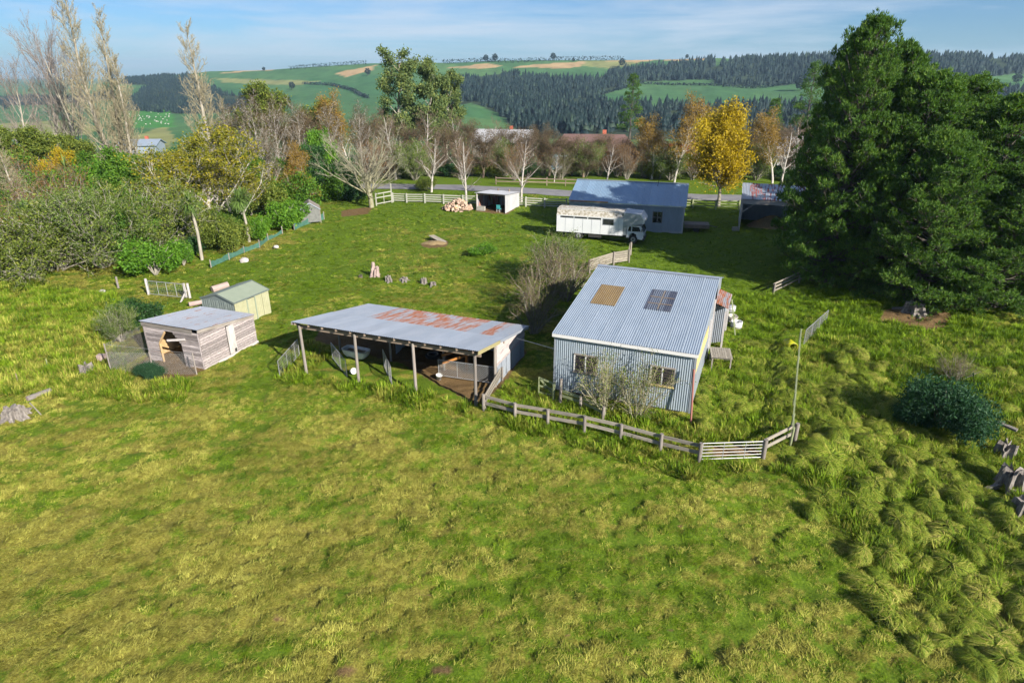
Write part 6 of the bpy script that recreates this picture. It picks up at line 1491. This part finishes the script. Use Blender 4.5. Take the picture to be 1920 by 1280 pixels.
# sheep in the far paddock
sh = bpy.data.meshes.new('sheep')
bm = bmesh.new(); bmesh.ops.create_icosphere(bm, subdivisions=1, radius=0.5)
for v in bm.verts: v.co.x *= 1.3; v.co.z = v.co.z * 0.75 + 0.65
h_ = bmesh.ops.create_icosphere(bm, subdivisions=1, radius=0.2); bmesh.ops.translate(bm, verts=h_['verts'], vec=(0.75, 0, 0.85))
for lx in (-.4, .4):
    for ly in (-.2, .2):
        c = bmesh.ops.create_cone(bm, cap_ends=True, segments=5, radius1=.06, radius2=.07, depth=.5); bmesh.ops.translate(bm, verts=c['verts'], vec=(lx, ly, .2))
bm.to_mesh(sh); bm.free(); sh.materials.append(M['wood_white'])
for i in range(46):
    p = hill_at(_rg.uniform(240, 318), _rg.uniform(210, 234)); o = obj('sheep', sh); o.location = p; o.rotation_euler = (0, 0, _rg.uniform(0, 6.28))
    tag(o, 'white sheep grazing in the bright green far-left paddock', 'sheep', 'sheep in the far paddock')
# blue mountain far beyond
n = 60; xs = np.linspace(1000, 3400, n); prof = 108 * np.exp(-((xs - 2080) / 330) ** 2) + 95 * np.exp(-((xs - 2700) / 300) ** 2) + 6 * fbm(xs / 90, xs * 0, 3)
V = np.concatenate([np.column_stack([xs, np.full(n, 2100.0), np.full(n, -30.0)]), np.column_stack([xs, np.full(n, 2400.0), prof + CH]), np.column_stack([xs, np.full(n, 2800.0), np.full(n, -30.0)])])
i = np.arange(n - 1); f = np.concatenate([np.stack([i, i + 1, i + n + 1, i + n], 1), np.stack([i + n, i + n + 1, i + 2 * n + 1, i + 2 * n], 1)])
simple('mountain', (0.075, 0.07, 0.06), (0.12, 0.105, 0.08), 0.95, scale=0.006)
structure(obj('mountain', np_mesh('mountain', V, f, 'mountain', True)))

# ------------------------------------------------------------------ grass
def tuft(seed, n, h, spread, w, lay=0.5, comb=None):
    rng = np.random.default_rng(seed); a = rng.uniform(0, 6.283, n); r = spread * np.sqrt(rng.random(n))
    b = np.stack([r * np.cos(a), r * np.sin(a), np.full(n, -0.02)], -1); a2 = a + rng.normal(0, .7, n) if comb is None else rng.normal(0, comb, n)
    L = h * rng.uniform(.55, 1.2, n); tilt = np.clip(rng.normal(lay, .25, n), .05, 1.35)
    d = np.stack([np.cos(a2) * np.sin(tilt), np.sin(a2) * np.sin(tilt), np.cos(tilt)], -1)
    s = np.stack([-np.sin(a2), np.cos(a2), np.zeros(n)], -1) * w
    m = b + d * L[:, None] * .55; e = b + d * L[:, None]; e[:, 2] -= L * .22 * np.sin(tilt)
    V = np.stack([b - s, b + s, m + s * .8, m - s * .8, e], 1).reshape(-1, 3); k = np.arange(n)[:, None] * 5
    return V, np.concatenate([k + np.array([[0, 1, 2, 3]]), k + np.array([[3, 2, 4, 4]])])
def scatter(name, label, x, y, rotz, scale, straw, tone, idx, meshes, tiltx=None):
    n = len(x); z = height(x, y); me = bpy.data.meshes.new(name); me.vertices.add(n)
    me.vertices.foreach_set('co', np.column_stack([x, y, z]).astype(np.float32).ravel())
    rot = np.column_stack([tiltx if tiltx is not None else np.zeros(n), np.zeros(n), rotz])
    for nm, ty, ar, key in (('rot', 'FLOAT_VECTOR', rot, 'vector'), ('scl', 'FLOAT', scale, 'value'), ('straw', 'FLOAT', straw, 'value'), ('tone', 'FLOAT', tone, 'value'), ('idx', 'INT', idx, 'value')):
        a = me.attributes.new(nm, ty, 'POINT'); a.data.foreach_set(key, np.ascontiguousarray(ar, dtype=np.int32 if ty == 'INT' else np.float32).ravel())
    o = obj(name, me); stuff(o, label, 'grass')
    src = bpy.data.collections.new(name + '_tufts')
    for i, m_ in enumerate(meshes):
        so = bpy.data.objects.new('%s_tuft_%d' % (name, i), m_); src.objects.link(so)
    ng = bpy.data.node_groups.new(name, 'GeometryNodeTree')
    ng.interface.new_socket('Geometry', in_out='INPUT', socket_type='NodeSocketGeometry'); ng.interface.new_socket('Geometry', in_out='OUTPUT', socket_type='NodeSocketGeometry')
    nn, ll = ng.nodes, ng.links; gi, go = nn.new('NodeGroupInput'), nn.new('NodeGroupOutput')
    ci = nn.new('GeometryNodeCollectionInfo'); ci.inputs['Collection'].default_value = src; ci.inputs['Separate Children'].default_value = True; ci.inputs['Reset Children'].default_value = True
    ip = nn.new('GeometryNodeInstanceOnPoints'); ip.inputs['Pick Instance'].default_value = True
    def attr(nm, ty):
        q = nn.new('GeometryNodeInputNamedAttribute'); q.data_type = ty; q.inputs['Name'].default_value = nm; return q.outputs['Attribute']
    ll.new(gi.outputs[0], ip.inputs['Points']); ll.new(ci.outputs[0], ip.inputs['Instance']); ll.new(attr('idx', 'INT'), ip.inputs['Instance Index'])
    ll.new(attr('rot', 'FLOAT_VECTOR'), ip.inputs['Rotation']); ll.new(attr('scl', 'FLOAT'), ip.inputs['Scale']); ll.new(ip.outputs[0], go.inputs[0])
    md = o.modifiers.new('scatter', 'NODES'); md.node_group = ng
    return o
TUFTS = [clean_mesh('grass_tuft', *tuft(100 + i, 15, 0.21, 0.13, 0.009, 1.2, comb=0.6), 'grass_blade') for i in range(6)]
LONG = [clean_mesh('long_grass_tuft', *tuft(120 + i, 34, 0.42, 0.17, 0.013, 0.55), 'grass_blade') for i in range(5)]
def footprint(x, y, grow=0.1):
    r = np.zeros(len(x), bool)
    for (ox, oy), ang, w, d in (((2.2, 29.95), WR, WW, 13), ((-11.585, 32.195), R(-21), CW, CD), ((-21.33, 34.15), R(-20), HW, HD), ((-20.85, 40.4), R(-23), GW, GD), ((6.29, 69.82), R(-15.4), BW, 10.8), ((4.55, 64.35), R(-18), 8.8, 2.4), ((24.82, 68.93), R(-18.5), KW, KD), ((-4.38, 78.43), R(-22), FW, FD)):
        dx, dy = x - ox, y - oy; u = dx * math.cos(ang) + dy * math.sin(ang); v = -dx * math.sin(ang) + dy * math.cos(ang)
        r |= (u > -grow) & (u < w + grow) & (v > -grow) & (v < d + grow)
    return r
def sample(n, y0, y1, pw=1.0, margin=2.0):
    y = y0 + (y1 - y0) * RNG.random(n) ** pw; w = (y + 12) * 0.84 + margin; x = RNG.uniform(-1, 1, n) * w
    return x, y
RANK = [[tuple(P(*q)[:2]) for q in pl] for pl in (
    [(1300, 790), (1325, 680), (1400, 620), (1500, 640), (1490, 820), (1430, 848), (1310, 850)],             # yard right of woolshed
    [(1500, 650), (1560, 610), (1920, 640), (1990, 900), (1990, 1280), (1850, 1280), (1500, 900), (1440, 890), (1500, 830)],   # tussock side
    [(905, 770), (960, 720), (1040, 760), (1300, 790), (1310, 850), (1100, 800), (960, 775)],
    [(520, 690), (580, 640), (640, 670), (720, 690), (770, 740), (880, 760), (900, 790), (800, 775), (640, 730), (520, 715)],
    [(0, 530), (230, 555), (220, 640), (240, 720), (360, 720), (340, 760), (0, 740)], [(930, 760), (1320, 860), (1440, 880), (1300, 900), (940, 800)],
    [(1260, 560), (1560, 540), (1920, 620), (1920, 660), (1560, 620), (1400, 620)])]
def rank_field(x, y):
    r = np.zeros(len(x))
    for pl in RANK: r = np.maximum(r, inpoly(x, y, pl) * 1.0)
    return r
x, y = sample(300000, 10.5, 50, 0.80)
m = (~footprint(x, y)) & (soil_field(x, y) < 0.35) & (RNG.random(len(x)) < 0.10 + sstep(0.30, 0.62, 0.6 * vn(x / 0.34, y / 0.30, 14) + 0.4 * vn(x / 0.9, y / 0.7, 23))); x, y = x[m], y[m]
st = straw_field(x, y) + RNG.normal(0, 0.22, len(x)) + 0.03; rk = rank_field(x, y)
hgt = 0.40 + 0.75 * fbm(x / 1.1, y / 1.1, 3, 55) + 0.45 * (vn(x / 0.34, y / 0.30, 14) - 0.3) + 0.35 * rk
scatter('grass', 'short mottled green and straw pasture grass across the front paddock', x, y, R(40) + 3.2 * (fbm(x / 2.2, y / 2.2, 2, 91) - 0.5) + RNG.normal(0, .5, len(x)), np.clip(hgt, .3, 2) * np.where(st > .5, 1.0, .9), np.clip(st, 0, 1), np.clip(0.05 + 1.0 * RNG.random(len(x)) * (0.45 + 1.1 * fbm(x / 1.2, y / 1.2, 3, 66)), 0, 1), RNG.integers(0, 6, len(x)), TUFTS)
x, y = sample(60000, 48, 92, 1.0)
m = (~footprint(x, y)) & (soil_field(x, y) < 0.35) & (np.abs(segdist(x, y, [(-18, 97), (-8, 96), (4, 92.5), (12, 89.5), (28, 87.5), (50, 87)])) > 2.8); x, y = x[m], y[m]
st = straw_field(x, y) + RNG.normal(0, .1, len(x))
scatter('yard_grass', 'grazed green grass of the yard around the truck and stumps', x, y, RNG.uniform(0, 6.28, len(x)), RNG.uniform(.9, 1.7, len(x)), np.clip(st, 0, 1), RNG.random(len(x)), RNG.integers(0, 6, len(x)), TUFTS)
x, y = sample(60000, 13, 56, 0.8)
m = (~footprint(x, y, 0.0)) & ((soil_field(x, y) < 0.3) | inpoly(x, y, TZ_)) & (rank_field(x, y) > 0) & ~(inpoly(x, y, TZ_) & (RNG.random(len(x)) < 0.72)) & (RNG.random(len(x)) < 0.25 + 1.1 * fbm(x / 1.3, y / 1.3, 2, 77)); x, y = x[m], y[m]
st = straw_field(x, y) * 0.75 + RNG.normal(0, .12, len(x)) - 0.02
scatter('long_grass', 'rank long green grass round the sheds, fences and thicket edge', x, y, RNG.uniform(0, 6.28, len(x)), RNG.uniform(.55, 1.35, len(x)) * (0.5 + fbm(x / 1.5, y / 1.5, 2, 88)), np.clip(st, 0, 1), RNG.random(len(x)), RNG.integers(0, 5, len(x)), LONG)

# tussocks: each its own clump
def tussock(seed, n=900):
    rng = np.random.default_rng(seed); nu, nv = 18, 7; V, Fq = [], []
    rx, ry, h = 0.46 * rng.uniform(.7, 1.3), 0.46 * rng.uniform(.7, 1.3), 0.46 * rng.uniform(.75, 1.2)
    def surf(a, t, k=1.0):                        # a round, t from crown 0 to rim 1
        r = np.sin(np.clip(t, 0, 1.15) * math.pi / 2) * k; lump = 0.62 + 0.76 * fbm(np.cos(a) * 1.7 + seed, np.sin(a) * 1.7 + t * 1.5, 2)
        return np.stack([rx * r * lump * np.cos(a), ry * r * lump * np.sin(a), h * k * np.cos(np.clip(t, 0, 1.15) * math.pi / 2) ** 0.8 * lump if np.ndim(t) == 0 else h * k * np.sign(np.cos(t * math.pi / 2)) * np.abs(np.cos(t * math.pi / 2)) ** 0.8 * lump], -1)
    for j in range(nv + 1):
        a = np.arange(nu) * 2 * math.pi / nu; V.append(surf(a, np.full(nu, max(0.03, j / nv)), 0.74))
    core = np.concatenate(V) - np.array([0, 0, 0.06]); i = np.arange(nu)
    fc_ = np.concatenate([np.stack([j * nu + i, (j + 1) * nu + i, (j + 1) * nu + (i + 1) % nu, j * nu + (i + 1) % nu], 1) for j in range(nv)])
    a = rng.uniform(0, 6.283, n); t = rng.random(n) ** 0.75 * 0.85; da = rng.normal(0.2, .6, n); L = rng.uniform(.22, .60, n)
    p0 = surf(a, t); p1 = surf(a + da * .5, t + L * .55) + np.column_stack([rng.normal(0, .05, (n, 2)), rng.uniform(.0, .12, n) ** 1.0]); p2 = surf(a + da, t + L, 1.08) + np.column_stack([np.cos(a) * rng.uniform(0, .22, n) + .05, np.sin(a) * rng.uniform(0, .22, n) - .04, rng.uniform(-.06, .10, n)])
    p2[:, 2] = np.maximum(p2[:, 2], 0.0); d = p2 - p0; up = p1 - np.array([0, 0, -.2]); sd = np.cross(d, up); sd /= np.linalg.norm(sd, axis=1, keepdims=True) + 1e-6; w = sd * 0.0075
    B = np.stack([p0 - w, p0 + w, p1 + w, p1 - w, p2], 1).reshape(-1, 3); k = np.arange(n)[:, None] * 5
    v, f = merge([(core, fc_), (B, np.concatenate([k + np.array([[0, 1, 2, 3]]), k + np.array([[3, 2, 4, 4]])]))])
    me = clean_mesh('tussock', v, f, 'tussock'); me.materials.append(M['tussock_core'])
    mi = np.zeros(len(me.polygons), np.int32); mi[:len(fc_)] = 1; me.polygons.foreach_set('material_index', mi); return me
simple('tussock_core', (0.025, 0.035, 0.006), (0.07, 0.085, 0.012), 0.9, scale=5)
TUS = [tussock(200 + i) for i in range(12)]
TUSZONE = [(1505, 660), (1640, 690), (1690, 760), (1690, 810), (1800, 850), (1960, 1010), (1960, 1300), (1870, 1280), (1780, 1130), (1600, 985), (1470, 900), (1500, 840), (1495, 740)]
rgt = random.Random(21); placed = []
tz = [tuple(P(*q)[:2]) for q in TUSZONE]
tz2 = [tuple(P(*q)[:2]) for q in ((1300, 800), (1330, 690), (1390, 640), (1430, 650), (1470, 660), (1480, 800), (1380, 835))]
tz3 = [tuple(P(*q)[:2]) for q in ((1560, 640), (1700, 640), (1920, 650), (1960, 800), (1890, 800), (1860, 700), (1700, 690), (1600, 680))]
for zone_, gap, smin, smax, lb, grp in ((tz, 0.66, 0.55, 1.18, 'drooping green grass tussock on the rough right-hand side', 'grass tussocks'), (tz2, 0.7, 0.5, 0.95, 'rank grass clump in the pen right of the woolshed', 'grass clumps in the pen'), (tz3, 0.85, 0.5, 1.0, 'rough grass clump between pines and the large blue-green bush', 'grass clumps below the pines')):
    xs_ = [q[0] for q in zone_]; ys_ = [q[1] for q in zone_]; k = 0
    for _ in range(6000):
        x, y = rgt.uniform(min(xs_), max(xs_)), rgt.uniform(min(ys_), max(ys_))
        jx, jy = x + rgt.gauss(0, 0.9), y + rgt.gauss(0, 0.9)
        if not inpoly(np.array([jx]), np.array([jy]), zone_)[0] or float(fbm(np.array([x / 2.2]), np.array([y / 2.2]), 2, 61)[0]) < 0.36 or any((x - a) ** 2 + (y - b) ** 2 < gap * gap for a, b in placed): continue
        placed.append((x, y)); k += 1
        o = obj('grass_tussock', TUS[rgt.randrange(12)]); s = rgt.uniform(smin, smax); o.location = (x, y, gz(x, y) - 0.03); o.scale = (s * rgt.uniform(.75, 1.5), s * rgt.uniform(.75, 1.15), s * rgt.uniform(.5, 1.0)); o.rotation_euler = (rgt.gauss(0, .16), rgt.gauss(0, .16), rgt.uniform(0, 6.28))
        tag(o, lb, 'grass tussock', grp)
        if k >= 260: break
print('forest trees', nf, 'tussocks', len(placed))

# ------------------------------------------------------------------ air
hm = bpy.data.meshes.new('haze')
bm = bmesh.new(); bmesh.ops.create_cube(bm, size=1); bm.to_mesh(hm); bm.free()
hz_ = obj('haze', hm); hz_.scale = (17000, 7300, 240); hz_.location = (0, 3500, 235 / 2 - 95); hz_['kind'] = 'stuff'
hn = bpy.data.materials.new('haze'); hn.use_nodes = True; hn.node_tree.nodes.clear()
ho = hn.node_tree.nodes.new('ShaderNodeOutputMaterial'); hv = hn.node_tree.nodes.new('ShaderNodeVolumePrincipled')
hv.inputs['Color'].default_value = (0.52, 0.76, 1.0, 1); hv.inputs['Density'].default_value = 0.00012; hv.inputs['Anisotropy'].default_value = 0.2
hn.node_tree.links.new(hv.outputs[0], ho.inputs['Volume']); hm.materials.append(hn)
